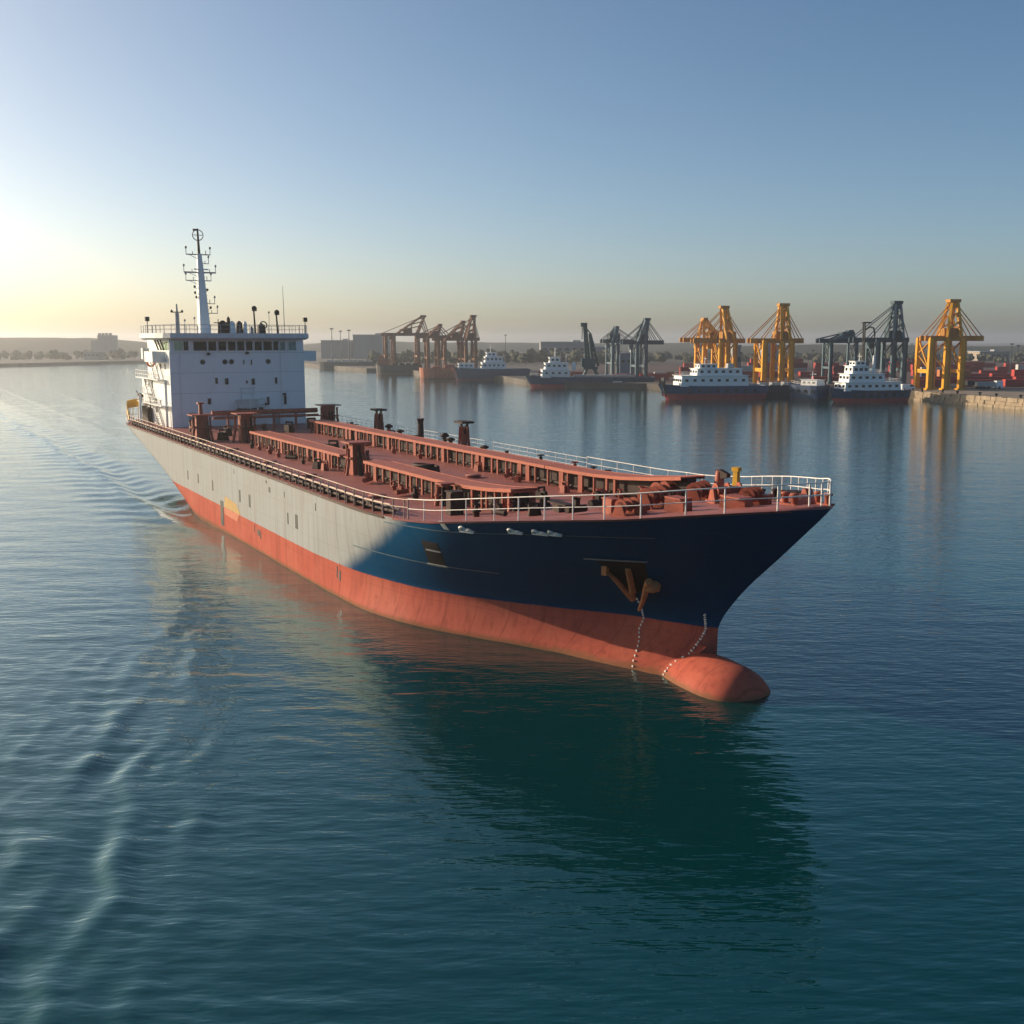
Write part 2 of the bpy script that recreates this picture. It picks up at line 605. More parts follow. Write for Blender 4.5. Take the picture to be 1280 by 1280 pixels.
# haze: the harbour air
hz = MB()
hz.box((0, 0, 23.5), (14800, 14800, 52.0))
mhz = bpy.data.materials.new('harbour_haze')
mhz.use_nodes = True
nt = mhz.node_tree
nt.nodes.clear()
ho = nt.nodes.new('ShaderNodeOutputMaterial')
pv = nt.nodes.new('ShaderNodeVolumePrincipled')
pv.inputs['Color'].default_value = (0.9, 0.92, 0.94, 1)
pv.inputs['Density'].default_value = 0.00026
pv.inputs['Anisotropy'].default_value = 0.72
nt.links.new(pv.outputs[0], ho.inputs['Volume'])
haze = hz.build('haze', mhz)
haze['kind'] = 'stuff'

# ---------------------------------------------------------------- the tanker
# ship axes: u forward, v to starboard, z up from the water; meshes use (u, -v, z)
def pchip(xs, ys):
    n=len(xs); h=[xs[i+1]-xs[i] for i in range(n-1)]; d=[(ys[i+1]-ys[i])/h[i] for i in range(n-1)]
    m=[d[0]]+[0 if d[i-1]*d[i]<=0 else 2*d[i-1]*d[i]/(d[i-1]+d[i]) for i in range(1,n-1)]+[d[-1]]
    def f(x):
        if x<=xs[0]: return ys[0]
        if x>=xs[-1]: return ys[-1]
        i=bisect.bisect_right(xs,x)-1; t=(x-xs[i])/h[i]
        return ((2*t**3-3*t*t+1)*ys[i]+(t**3-2*t*t+t)*h[i]*m[i]+(-2*t**3+3*t*t)*ys[i+1]+(t**3-t*t)*h[i]*m[i+1])
    return f
ZB=2.46
sheer=pchip([-200,-30,-24,-18,-13,-8,-3,3.2,20],[7.3,7.3,7.45,7.95,8.6,9.25,9.85,10.58,10.6])
stem_u=pchip([-5,-3.5,0,1.4,2.26,3.0,3.8,5.3,7.2,8.7,10.58,11],[-9,-7,-5.5,-5.36,-5.36,-5.04,-4.41,-2.94,-.68,1.07,3.14,3.5])
stern_u=pchip([-5,-1,0,2.46,5,7.3,11],[-90,-99,-102,-109,-119,-128,-129])
HB=13.15
wls=pchip([0,.25,.8,1.7,3.5,7.4,11.2,15,19.5,24,32],[0,2.6,3.7,4.2,5.0,6.5,8.5,10.4,12.15,12.9,HB])
wlp=pchip([0,1.2,3.5,7.4,11.2,15,19.5,24,32],[0,.5,1.7,4.2,7.0,9.4,11.6,12.8,HB])
bt=pchip([0,1.4,4.8,8.3,9.7,15.2,20,27,34],[0,1.0,2.7,5.3,6.3,9.7,11.5,12.8,HB])
dks=pchip([0,.4,1.2,2.4,4.3,6.5,9.6,13.6,17,24],[0,1.9,4.0,6.2,8.2,9.6,11.0,12.4,13.05,HB])
dkp=pchip([0,.4,1.2,2.2,4.2,6.2,8.2,10.6,14,17.6,25],[0,.6,1.4,2.4,4.2,5.7,7.0,8.6,10.4,11.8,HB])
def half(u,z,side):
    """half breadth at station u, height z; side +1 starboard"""
    d=stem_u(z)-u
    if d<=0: return 0.
    zd=sheer(u)
    wl=wls if side>0 else wlp
    if z<=0: b=wl(d)
    elif z<=ZB: t=1-(1-z/ZB)**1.9; b=wl(d)*(1-t)+bt(d)*t
    else:
        t=min(1.,(z-ZB)/(zd-ZB)); t=t**1.15
        b=bt(d)*(1-t)+(dks if side>0 else dkp)(d)*t
    e=u-stern_u(z)
    if e<=0: return 0.
    t=max(0,min(1,z/7.3)); Ls=26*(1-t)+10*t; mn=8.5*t*t
    if e<Ls: b*= (mn/HB)+(1-mn/HB)*math.sqrt(max(0,1-(1-e/Ls)**2))
    return b



ship = empty('tanker_ship', (SHIP[0], SHIP[1], 0), math.atan2(FWD[1], FWD[0]),
             'large tanker with grey and navy hull, red deck and white house in the foreground', 'ship')


def S(u, v, z):
    return (u, -v, z)


ZK = -3.5
NT, NS = 30, 120
frac = [0.5 - 0.5 * math.cos(math.pi * i / NS) for i in range(NS + 1)]
lv = [ZK, -2, -1, -0.4, 0, .4, .9, 1.5, 2.0, ZB] + [None] * 0
tl = [i / 18 for i in range(1, 19)]


def hull_rows(side):
    rows = []
    for q in range(len(lv) + len(tl)):
        row = []
        for s in frac:
            if q < len(lv):
                z = lv[q]
                u = stern_u(z) + (stem_u(z) - stern_u(z)) * s
            else:
                z = 5.0
                for _ in range(30):
                    u = stern_u(z) + (stem_u(z) - stern_u(z)) * s
                    z = 0.5 * z + 0.5 * (ZB + (sheer(u) - ZB) * tl[q - len(lv)])
            row.append(S(u, side * half(u, z, side), z))
        rows.append(row)
    return rows


hr, hp = hull_rows(1), hull_rows(-1)
hb = MB()
hb.grid(hr)
hb.grid(hp, flip=True)
mhull, nt, b = new_mat('hull_paint')
tc = nd(nt, 'ShaderNodeTexCoord')
sp = nd(nt, 'ShaderNodeSeparateXYZ')
nt.links.new(tc.outputs['Object'], sp.inputs[0])
hx, hz_ = sp.outputs[0], sp.outputs[2]
nfine = noise(nt, (1, 1, 1), 1.4, 6, 0.65)
nbig = noise(nt, (1, 1, 1), 0.22, 5, 0.6)
nstreak = noise(nt, (1.6, 1.6, 0.07), 1.3, 6, 0.62)
nstr2 = noise(nt, (0.55, 0.55, 0.03), 1.0, 4, 0.6)
rib = nd(nt, 'ShaderNodeTexWave', wave_type='BANDS', bands_direction='X', wave_profile='SAW')
rib.inputs['Scale'].default_value = 0.15
rib.inputs['Distortion'].default_value = 0.25
rib.inputs['Detail'].default_value = 2
nt.links.new(tc.outputs['Object'], rib.inputs[0])
ribm = ramp(nt, rib.outputs['Fac'], 0.93, 0.99)
seam = nd(nt, 'ShaderNodeTexWave', wave_type='BANDS', bands_direction='Z', wave_profile='SAW')
seam.inputs['Scale'].default_value = 0.17
seam.inputs['Distortion'].default_value = 0.15
nt.links.new(tc.outputs['Object'], seam.inputs[0])
seamm = ramp(nt, seam.outputs['Fac'], 0.965, 0.995)
nrun = noise(nt, (2.6, 2.6, 0.10), 1.0, 3, 0.5)
runm = mth(nt, 'MULTIPLY', ramp(nt, nrun, 0.66, 0.76), ramp(nt, nfine, 0.35, 0.65))
# light grey topsides
g = mixc(nt, mth(nt, 'MULTIPLY', ramp(nt, nstreak, 0.45, 0.75), 0.5), (0.335, 0.36, 0.365), (0.225, 0.22, 0.21))
g = mixc(nt, mth(nt, 'MULTIPLY', ramp(nt, nbig, 0.45, 0.7), 0.35), g, (0.31, 0.305, 0.285))
g = mixc(nt, mth(nt, 'MULTIPLY', ribm, 0.45), g, (0.22, 0.19, 0.165))
g = mixc(nt, mth(nt, 'MULTIPLY', ramp(nt, nstr2, 0.60, 0.72), 0.45), g, (0.24, 0.17, 0.12))
g = mixc(nt, mth(nt, 'MULTIPLY', runm, 0.75), g, (0.20, 0.11, 0.065))
g = mixc(nt, mth(nt, 'MULTIPLY', seamm, 0.35), g, (0.22, 0.20, 0.18))
# navy bow
nv = mixc(nt, mth(nt, 'MULTIPLY', ramp(nt, nbig, 0.4, 0.75), 0.6), (0.002, 0.050, 0.128), (0.003, 0.064, 0.150))
nv = mixc(nt, mth(nt, 'MULTIPLY', ramp(nt, nstreak, 0.55, 0.75), 0.35), nv, (0.010, 0.085, 0.14))
nv = mixc(nt, mth(nt, 'MULTIPLY', seamm, 0.4), nv, (0.03, 0.075, 0.11))
nv = mixc(nt, mth(nt, 'MULTIPLY', ribm, 0.25), nv, (0.03, 0.07, 0.10))
nv = mixc(nt, mth(nt, 'MULTIPLY', runm, 0.35), nv, (0.07, 0.045, 0.03))
ub = mth(nt, 'SUBTRACT', hx, mth(nt, 'MULTIPLY', hz_, 2.2))          # grey meets navy on a slant
ub = mth(nt, 'ADD', ub, mth(nt, 'MULTIPLY', mth(nt, 'SUBTRACT', nstreak, 0.5), 1.2))
c = mixc(nt, ramp(nt, ub, -39.6, -36.3), g, nv)
# red boot top
rd = mixc(nt, mth(nt, 'MULTIPLY', ramp(nt, nstreak, 0.42, 0.72), 0.55), (0.42, 0.105, 0.072), (0.22, 0.055, 0.045))
rd = mixc(nt, mth(nt, 'MULTIPLY', ramp(nt, nbig, 0.42, 0.65), 0.4), rd, (0.48, 0.15, 0.10))
rd = mixc(nt, mth(nt, 'MULTIPLY', ribm, 0.4), rd, (0.20, 0.05, 0.035))
rd = mixc(nt, mth(nt, 'MULTIPLY', ramp(nt, nfine, 0.58, 0.68), 0.5), rd, (0.26, 0.07, 0.04))
rd = mixc(nt, mth(nt, 'MULTIPLY', runm, 0.7), rd, (0.13, 0.04, 0.03))
rd = mixc(nt, mth(nt, 'MULTIPLY', seamm, 0.4), rd, (0.22, 0.055, 0.04))
wlm = mth(nt, 'ADD', hz_, mth(nt, 'MULTIPLY', nfine, 0.5))
rd = mixc(nt, mth(nt, 'MULTIPLY', ramp(nt, mth(nt, 'MULTIPLY', wlm, -1), -0.62, -0.30), 0.7), rd, (0.16, 0.10, 0.05))
zz = mth(nt, 'ADD', hz_, mth(nt, 'MULTIPLY', mth(nt, 'SUBTRACT', nfine, 0.5), 0.10))
c = mixc(nt, ramp(nt, zz, 2.43, 2.49), rd, c)
nt.links.new(c, b.inputs['Base Color'])
nt.links.new(mth(nt, 'ADD', mth(nt, 'MULTIPLY', nfine, 0.25), 0.42), b.inputs['Roughness'])
b.inputs['Specular IOR Level'].default_value = 0.02
bp = nd(nt, 'ShaderNodeBump')
bp.inputs['Strength'].default_value = 0.6
bp.inputs['Distance'].default_value = 0.05
nt.links.new(mth(nt, 'ADD', mth(nt, 'MULTIPLY', rib.outputs['Fac'], 0.35), mth(nt, 'MULTIPLY', noise(nt, (0.35, 0.35, 0.35), 1.0, 3), 1.0)), bp.inputs['Height'])
nt.links.new(bp.outputs[0], b.inputs['Normal'])
hull = hb.build('hull', mhull, ship)

# bulbous bow
bb = MB()
prof = [(-15.0, 0.2, 0.2, -2.4, .5), (-12.0, 1.3, 0.9, -2.0, .6), (-9.5, 2.1, 1.0, -1.2, .8), (-7.5, 2.75, 1.15, -.86, 1.0), (-6.4, 2.68, 1.5, -.84, 1.15), (-5.6, 2.58, 1.85, -.84, 1.35), (-5.0, 2.5, 2.05, -.84, 1.5), (-4.4, 2.46, 2.17, -.84, 1.62), (-3.8, 2.42, 2.24, -.84, 1.72), (-3.1, 2.4, 2.28, -.84, 1.82), (-2.4, 2.38, 2.28, -.84, 1.9), (-1.7, 2.32, 2.25, -.84, 1.9),
        (-1.1, 2.2, 2.15, -.84, 1.9), (-.65, 2.02, 1.97, -.84, 1.9), (-.3, 1.76, 1.7, -.84, 1.9), (-.05, 1.42, 1.37, -.84, 1.9), (.13, 1.0, .96, -.84, 1.9), (.24, .56, .52, -.84, 1.9), (.28, .05, .05, -.84, 1.9)]
rows = []
for (u, w, h, zc, vo) in prof:
    rows.append([S(u, vo + w * math.cos(2 * math.pi * k / 44), zc + h * math.sin(2 * math.pi * k / 44)) for k in range(45)])
bb.grid(rows)
bulb = bb.build('bulbous_bow', mhull, ship)

# deck plate
db = MB()
us_d = [stern_u(7.3) + 0.15 + (3.0 - stern_u(7.3)) * (0.5 - 0.5 * math.cos(math.pi * i / 110)) for i in range(111)]
rows = []
for u in us_d:
    z = sheer(u)
    a_, c_ = half(u, z - 1e-3, 1), half(u, z - 1e-3, -1)
    rows.append([S(u, a_ + (-c_ - a_) * k / 6, z - 0.012 + 0.16 * math.sin(math.pi * k / 6)) for k in range(7)])
db.grid(rows, smooth=False)
deck = db.build('deck', M['deck'], ship, fix=False)


def dz(u, v=None):
    """deck level"""
    z = sheer(u)
    if v is None:
        return z
    a_, c_ = half(u, z - 1e-3, 1), half(u, z - 1e-3, -1)
    k = (a_ - v) / max(.1, a_ + c_)
    return z - 0.012 + 0.16 * math.sin(math.pi * max(0, min(1, k)))


def edge(u, side, inset=0.0):
    return side * max(0.0, half(u, sheer(u) - 1e-3, side) - inset)


def hv(u, z, off=0.0, side=1):
    return S(u, side * (half(u, z, side) + off), z)


def patch(name, mat, corners, off=0.03, n=6, parent=None):
    """a plate that follows the shell: corners (u, z) bottom-aft, bottom-fore, top-fore, top-aft"""
    m = MB()
    (a, b_, c_, d_) = corners
    rows_o, rows_i = [], []
    for j in range(n + 1):
        t = j / n
        ro, ri = [], []
        for i in range(n + 1):
            s = i / n
            u = (a[0] * (1 - s) + b_[0] * s) * (1 - t) + (d_[0] * (1 - s) + c_[0] * s) * t
            z = (a[1] * (1 - s) + b_[1] * s) * (1 - t) + (d_[1] * (1 - s) + c_[1] * s) * t
            ro.append(hv(u, z, off))
            ri.append(hv(u, z, -0.05))
        rows_o.append(ro)
        rows_i.append(ri)
    m.grid(rows_o, smooth=False)
    for (p, q) in ((rows_o[0], rows_i[0]), (rows_i[-1], rows_o[-1]), ([r_[0] for r_ in rows_i], [r_[0] for r_ in rows_o]), ([r_[-1] for r_ in rows_o], [r_[-1] for r_ in rows_i])):
        m.grid([list(p), list(q)], smooth=False)
    return m.build(name, mat, parent or ship)


def strip(name, mat, pts, w, off, parent=None, n=40):
    """a thin bar along the shell through (u, z) points"""
    f = pchip([p[0] for p in pts], [p[1] for p in pts])
    u0, u1 = pts[0][0], pts[-1][0]
    m = MB()
    A, B_, C_, D_ = [], [], [], []
    for i in range(n + 1):
        u = u0 + (u1 - u0) * i / n
        z = f(u)
        A.append(hv(u, z - w / 2, -.03)); B_.append(hv(u, z - w / 2, off)); C_.append(hv(u, z + w / 2, off)); D_.append(hv(u, z + w / 2, -.03))
    m.grid([A, B_, C_, D_], smooth=False)
    return m.build(name, mat, parent or ship)


mnavystrip = paint('navy_strip', (0.10, 0.16, 0.20), 0.4, 0.4)
strip('rubbing_strip', mnavystrip, [(-30.5, 4.40), (-24, 4.55), (-20, 4.67), (-15.2, 4.77)], 0.07, 0.05)
strip('knuckle_strip', mnavystrip, [(-24.2, 7.03), (-20, 7.3), (-15, 7.65), (-9.9, 8.15), (-6, 8.5), (-2.5, 8.75)], 0.06, 0.04)
gw = [(u, sheer(u) - 0.06) for u in (-22.6, -20, -17, -14, -10, -6, -3, 0, 1.5, 2.6)]
strip('gunwale_strip', paint('gunwale_red', (0.30, 0.11, 0.10), .5, .3), gw, 0.11, 0.045)
sh = [(u, sheer(u) - 0.10) for u in (-124, -110, -90, -60, -40, -30, -24)]
strip('sheer_strake', paint('sheer_rust', (0.055, 0.035, 0.03), .6, .5, (0.12, .06, .04), .5), sh, 0.18, 0.05, n=90)

# shell openings and marks, starboard side
shell = MB()
for (u, z, w, h) in ((-82, 4.05, .45, 1.0), (-77, 4.2, .5, 1.0), (-70.7, 4.15, .45, 1.05), (-60.2, 4.35, .5, 1.15), (-56.8, 4.3, .5, 1.15), (-50.3, 6.1, .5, .45), (-51.2, 6.7, .3, .25), (-45.2, 4.3, .28, .95), (-42.9, 4.35, .62, 1.15),
                     (-34.0, 1.8, .14, .9), (-33.5, 1.6, .3, .75), (-55.5, 1.95, .14, .7), (-54.2, 1.75, .6, .55), (-53.6, 1.6, .25, .7), (-38.0, 6.2, .12, .6), (-62, 6.5, .10, .5), (-46, 6.2, .10, .5)):
    patch('shell_port', M['black'], [(u - w / 2, z - h / 2), (u + w / 2, z - h / 2), (u + w / 2, z + h / 2), (u - w / 2, z + h / 2)], 0.02, 2)
patch('loading_door', M['black'], [(-67.7, .5), (-66.6, .5), (-66.6, 3.0), (-67.7, 3.0)], 0.03, 2)
patch('yellow_patch', paint('worn_yellow', (0.44, 0.26, 0.04), .55, 1.0, (.33, .24, .12), .9, (.34, .32, .28), sc=1.6), [(-66.2, 2.5), (-60.2, 2.5), (-61.3, 3.35), (-65.8, 3.65)], 0.015, 4)
patch('patched_plate', paint('worn_orange', (0.46, 0.14, 0.07), .55, 1.0, (.44, .12, .07), .6, (.42, .10, .065), sc=1.6), [(-66.2, 1.8), (-61.4, 1.7), (-60.6, 2.49), (-66.2, 2.49)], 0.015, 4)
# large opening with its ledges
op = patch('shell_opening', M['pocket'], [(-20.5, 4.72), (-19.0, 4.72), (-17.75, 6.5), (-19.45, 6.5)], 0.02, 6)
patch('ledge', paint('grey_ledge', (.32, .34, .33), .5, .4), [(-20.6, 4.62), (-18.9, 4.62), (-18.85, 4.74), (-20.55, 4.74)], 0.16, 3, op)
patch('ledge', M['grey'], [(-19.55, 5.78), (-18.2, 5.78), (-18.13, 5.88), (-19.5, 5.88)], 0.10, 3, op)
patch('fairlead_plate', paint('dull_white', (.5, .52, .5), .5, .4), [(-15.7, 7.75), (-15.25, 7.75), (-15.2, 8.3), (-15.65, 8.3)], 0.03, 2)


def hframe(u, z):
    p = Vector(hv(u, z))
    tu = (Vector(hv(u + .1, z)) - p).normalized()
    tz = (Vector(hv(u, z + .1)) - p).normalized()
    n = tz.cross(tu).normalized()
    if n.y > 0:
        n = -n
    return p, tu, tz, n


# white mooring fairleads standing on the knuckle
def fairlead(u, z, k):
    p, tu, tz, n = hframe(u, z)
    m = MB()
    W = lambda a, h, o: p + tu * a + tz * h + n * o
    m.bar(W(-.75 * k, 0, .08), W(.75 * k, 0, .08), .16, .16)
    pts = [W(-.45 * k, .06, .1), W(-.38 * k, .34, .12), W(-.12 * k, .42, .12), W(.06 * k, .30, .12), W(.10 * k, .06, .1)]
    m.tube(pts, .075, 6)
    m.tube([W(.22 * k, .05, .1), W(.30 * k, .22, .12), W(.50 * k, .20, .12), W(.62 * k, .05, .1)], .085, 6)
    m.bar(W(-.70 * k, .02, .1), W(-.5 * k, .22, .1), .13)
    o = m.build('mooring_fairlead', M['whiterail'], ship)


for (u, z, k) in ((-13.6, 7.97, .75), (-9.9, 8.35, .62), (-8.3, 8.47, .66), (-7.4, 8.52, .5)):
    fairlead(u, z, k)

# anchor in its pocket
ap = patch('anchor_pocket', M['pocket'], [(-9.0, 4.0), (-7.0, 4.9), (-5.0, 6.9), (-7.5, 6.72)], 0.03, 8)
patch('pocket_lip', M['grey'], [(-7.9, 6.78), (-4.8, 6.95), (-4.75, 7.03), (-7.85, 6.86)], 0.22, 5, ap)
anchor = empty('anchor')
anchor.parent = ship


def apath(name, pts, r0, r1):
    k_ = MB()
    k_.tube([hv(*q) for q in pts], r0, 9, r1)
    return k_.build(name, M['anchor'], anchor)


apath('shank', [(-6.4, 6.3, .12), (-7.0, 5.6, .28), (-7.9, 4.55, .42)], .17, .21)
k2 = apath('fluke', [(-8.45, 4.0, .42), (-8.25, 4.6, .42), (-7.95, 5.3, .36), (-7.72, 5.9, .30)], .23, .11)
k2b = MB()
k2b.box(tuple(hv(-7.65, 6.1, .26)), (.34, .3, .6), 0.4)
k2b.build('fluke_tip', M['anchor'], k2)
apath('fluke', [(-6.0, 5.55, .45), (-6.7, 4.9, .62), (-7.5, 4.1, .78), (-8.5, 3.25, .80)], .24, .11)
k4 = MB()
k4.lathe(hv(-6.35, 5.2, .25), [(.1, -.42), (.42, -.3), (.5, 0), (.42, .3), (.1, .42)], 12)
k4.build('crown', M['anchor'], anchor)
# pale chain hanging from the anchor to the water
path = [(-8.6, 3.9), (-8.95, 3.3), (-9.4, 2.5), (-9.5, 1.9), (-9.0, 1.2), (-8.2, .4), (-7.45, -.1), (-7.0, -.5)]
f = pchip([-p_[1] for p_ in path], [p_[0] for p_ in path])
chain = empty('anchor_chain')
chain.parent = ship
k5 = MB()
k5.box((0, 0, 0), (.11, .07, .14), taper=.8)
k5 = k5.build('chain_link', M['chain'], chain)
z = 3.9
while z > -.4:
    o = k5 if z == 3.9 else copy_part(k5, parent=chain)
    o.location = hv(f(-z), z, .06)
    z -= .21
# forefoot: shell plating that fairs the hull into the bulb on the starboard shoulder
def bulb_v(u, z):
    for p0_, p1_ in zip(prof[:-1], prof[1:]):
        if p0_[0] <= u <= p1_[0]:
            t = (u - p0_[0]) / (p1_[0] - p0_[0])
            w, h, zc, vo = [p0_[i] * (1 - t) + p1_[i] * t for i in (1, 2, 3, 4)]
            k = (z - zc) / h
            if abs(k) < 1:
                return vo + w * math.sqrt(1 - k * k)
            return vo - 1.6 * (abs(k) - 1) * h
    return -9


def fair_v(u, z):
    d = stem_u(z) - u
    hh = half(u, z, 1) if d > 0 else 1.9 * d
    bv = bulb_v(u, z)
    k = .42
    m_ = max(hh, bv)
    return m_ + k * math.log(math.exp((hh - m_) / k) + math.exp((bv - m_) / k))


NU, NZ = 130, 46
vs, fs, keep = [], [], []
for i in range(NU + 1):
    u = -13.0 + 11.2 * i / NU
    for j in range(NZ + 1):
        z = -.9 + 3.2 * j / NZ
        v = fair_v(u, z)
        keep.append(v > .95 and not (abs(v - max(half(u, z, 1), bulb_v(u, z))) < .02))
        vs.append(S(u, v, z))
for i in range(NU):
    for j in range(NZ):
        q = (i * (NZ + 1) + j, (i + 1) * (NZ + 1) + j, (i + 1) * (NZ + 1) + j + 1, i * (NZ + 1) + j + 1)
        if any(keep[x] for x in q) and all(vs[x][1] < -.8 for x in q):
            fs.append(q)
used_v = sorted({x for q in fs for x in q})
ix = {x: k for k, x in enumerate(used_v)}
MB().add([vs[x] for x in used_v], [tuple(ix[x] for x in q) for q in fs], True).build('forefoot', mhull, ship)
# draught marks beside the stem, running down over the forefoot
fd = pchip([-3.3, -2.46, -1.6, -.8, -.2, .4], [-5.62, -5.9, -5.95, -5.85, -5.7, -5.5])
z, i = 3.25, 0
k6 = {}
while z > -.25:
    u = fd(-z)
    v = fair_v(u, z) + .02
    w = (.17, .12, .19, .10)[i % 4]
    if w not in k6:
        m = MB()
        m.box((0, 0, 0), (w, .08, .085))
        if i % 4 == 0:
            m.box((.07, -.01, .06), (.05, .08, .10))
        k6[w] = o = m.build('draught_mark', M['chain'], ship)
    else:
        o = copy_part(k6[w], parent=ship)
    o.location = S(u, v, z)
    z -= .15
    i += 1


# railings
def railing(side, u0, u1, mat, h=1.25, post=2.4, bars=(1.0, .55), inset=.22, r=.032, dense=False, name='railing'):
    m = MB()
    n = max(2, int(abs(u1 - u0) / .6))
    uu = [u0 + (u1 - u0) * i / n for i in range(n + 1)]
    line = [S(u, edge(u, side, inset), dz(u)) for u in uu]
    for bq in bars:
        m.tube([(p_[0], p_[1], p_[2] + h * bq) for p_ in line], r if bq == 1.0 else r * .7, 5)
    acc, last, nx_ = 0, line[0], 0.0
    for p_ in line:
        acc += (Vector(p_) - Vector(last)).length
        last = p_
        if acc >= nx_ or p_ is line[-1]:
            m.tube([p_, (p_[0], p_[1], p_[2] + h)], r * 1.15, 5)
            nx_ = acc + post
    return m.build(name, mat, ship)


railing(1, -20.5, 2.35, M['whiterail'], 1.30, 1.9, (1.0, .52), r=.036)
railing(-1, -40, 2.45, M['whiterail'], 1.32, 1.9, (1.0, .55), r=.034)
railing(-1, -107, -40, M['whiterail'], 1.2, 1.6, (1.0, .66, .33), r=.022)
railing(1, -122, -20.5, M['rustrail'], 1.25, 1.5, (1.0, .6), r=.045)
# bow frame joining both rails
m = MB()
for q in (0.52, 1.0):
    m.tube([S(2.35, edge(2.35, 1, .22), dz(2.35) + 1.3 * q), S(2.75, .25, dz(2.7) + 1.3 * q), S(2.45, edge(2.45, -1, .22), dz(2.4) + 1.3 * q)], .04, 6)
for (u, v) in ((2.6, .9), (2.78, .25), (2.7, -.4), (2.2, -.9)):
    m.tube([S(u, v, dz(u)), S(u, v, dz(u) + 1.32)], .05, 6)
m.build('bow_rail', M['whiterail'], ship)
# pipes running inside the starboard rail
for (ins, hh, rr, mt) in ((.55, .30, .13, 'darksteel'), (.95, .42, .09, 'rustrail'), (.30, .78, .06, 'rustrail')):
    m = MB()
    m.tube([S(u, edge(u, 1, ins), dz(u) + hh) for u in np.linspace(-118, -23.5, 60)], rr, 6)
    m.build('deck_edge_pipe', M[mt], ship)
m = MB()
m.box((0, 0, .24), (.14, .8, .5))
ps0 = m.build('pipe_support', M['darksteel'], ship)
m = MB()
m.box((0, 0, .42), (.6, .4, .42), taper=.85)
pb0 = m.build('pipe_fitting', M['darksteel'], ship)
m = MB()
m.bar((0, -.02, 1.1), (0, .75, 0), .08)
rs0 = m.build('rail_stay', M['rustrail'], ship)
for i, u in enumerate(np.arange(-117, -24, 1.7)):
    o = ps0 if i == 0 else copy_part(ps0, parent=ship)
    o.location = S(u, edge(u, 1, .75), dz(u))
    if i % 5 in (0, 2):
        o = pb0 if i == 0 else copy_part(pb0, parent=ship)
        o.location = S(u + .6, edge(u, 1, .65), dz(u))
        o.scale = (rnd.uniform(.6, 1.5), 1, rnd.uniform(.8, 1.3))
    if i % 4 == 3:
        o = rs0 if i == 3 else copy_part(rs0, parent=ship)
        o.location = S(u, edge(u, 1, .25), dz(u))
# white bollards near the port bow and bow corner
for (u, v) in ((-9.6, -6.4), (-6.0, -4.9), (1.7, -.9), (1.2, .9), (-3.2, -3.4)):
    m = MB()
    for k in (-.35, .35):
        m.lathe(S(u + k, v, dz(u, v)), [(.17, 0), (.17, .5), (.24, .52), (.24, .62), (.1, .66)], 10)
    m.box(S(u, v, dz(u, v) + .05), (1.2, .5, .1))
    m.build('bollard', M['darksteel'] if u < 1 else M['redsteel'], ship)


# ---- raised walkways with their stanchions and pipes
def walkway(v0, segs, wd, h):
    w = empty('walkway')
    w.parent = ship
    posts = {}
    for k, ws in enumerate((.15, .26, .62)):
        m = MB()
        m.box((0, 0, -.5), (ws, .16, 1.0))
        posts[k] = m
    first = {}
    cnt = 0
    for (ua, ub) in segs:
        m = MB()
        n = max(2, int((ub - ua) / 3))
        uu = [ua + (ub - ua) * i / n for i in range(n + 1)]
        for i in range(n):
            a, b_ = uu[i] + (.02 if i else 0), uu[i + 1] - .02
            za, zb = dz(a, v0) + h, dz(b_, v0) + h
            vs = [S(a, v0 - wd / 2, za), S(b_, v0 - wd / 2, zb), S(b_, v0 + wd / 2, zb), S(a, v0 + wd / 2, za)]
            vs += [(x, y, z - .09) for x, y, z in vs]
            m.add(vs, [(0, 1, 2, 3), (7, 6, 5, 4), (0, 4, 5, 1), (1, 5, 6, 2), (2, 6, 7, 3), (3, 7, 4, 0)])
        m.build('walkway_plate', M['walk'], w)
        for sgn in (-1, 1):
            m = MB()
            for i in range(n):
                m.bar(S(uu[i], v0 + sgn * (wd / 2 + .035), dz(uu[i], v0) + h - .09), S(uu[i + 1], v0 + sgn * (wd / 2 + .035), dz(uu[i + 1], v0) + h - .09), .06, .24)
            m.build('edge_beam', M['walk'], w)
        m = MB()
        for i in range(n):
            m.bar(S(uu[i], v0, dz(uu[i], v0) + h * .48), S(uu[i + 1], v0, dz(uu[i + 1], v0) + h * .48), .7, h * .9)
        m.build('shade_panel', M['darksteel'], w)  # dark panel added to stand for the shade behind the stanchions
        for j, (o, zz_, rr) in enumerate(((.52, .30, .13),)):
            m = MB()
            m.tube([S(u, v0 + o, dz(u, v0) + zz_) for u in uu], rr, 8)
            m.build('cargo_pipe', M['darksteel'], w)
        u = ua + .3
        while u < ub - .1:
            for sgn in (1, -1):
                if cnt > 96:
                    break
                k = 2 if rnd.random() < .16 else (1 if rnd.random() < .45 else 0)
                zt_ = dz(u, v0) + h - .21
                if k not in first:
                    first[k] = o = posts[k].build('stanchion', M['redsteel'], w)
                else:
                    o = first[k].copy()
                    COL.objects.link(o)
                    o.parent = w
                o.location = S(u, v0 + sgn * (wd / 2 - .1), zt_)
                o.scale = (1, 1, zt_ - dz(u, v0) + .02)
                cnt += 1
            u += rnd.uniform(.7, 1.9) if v0 > 0 else rnd.uniform(.9, 2.1)
    return w


walkway(5.7, [(-79.5, -50.2), (-44.4, -18.2)], 1.9, 1.45)
walkway(-5.4, [(-92, -72.6), (-72.5, -33.0), (-32.9, -15.0)], 1.9, 1.55)

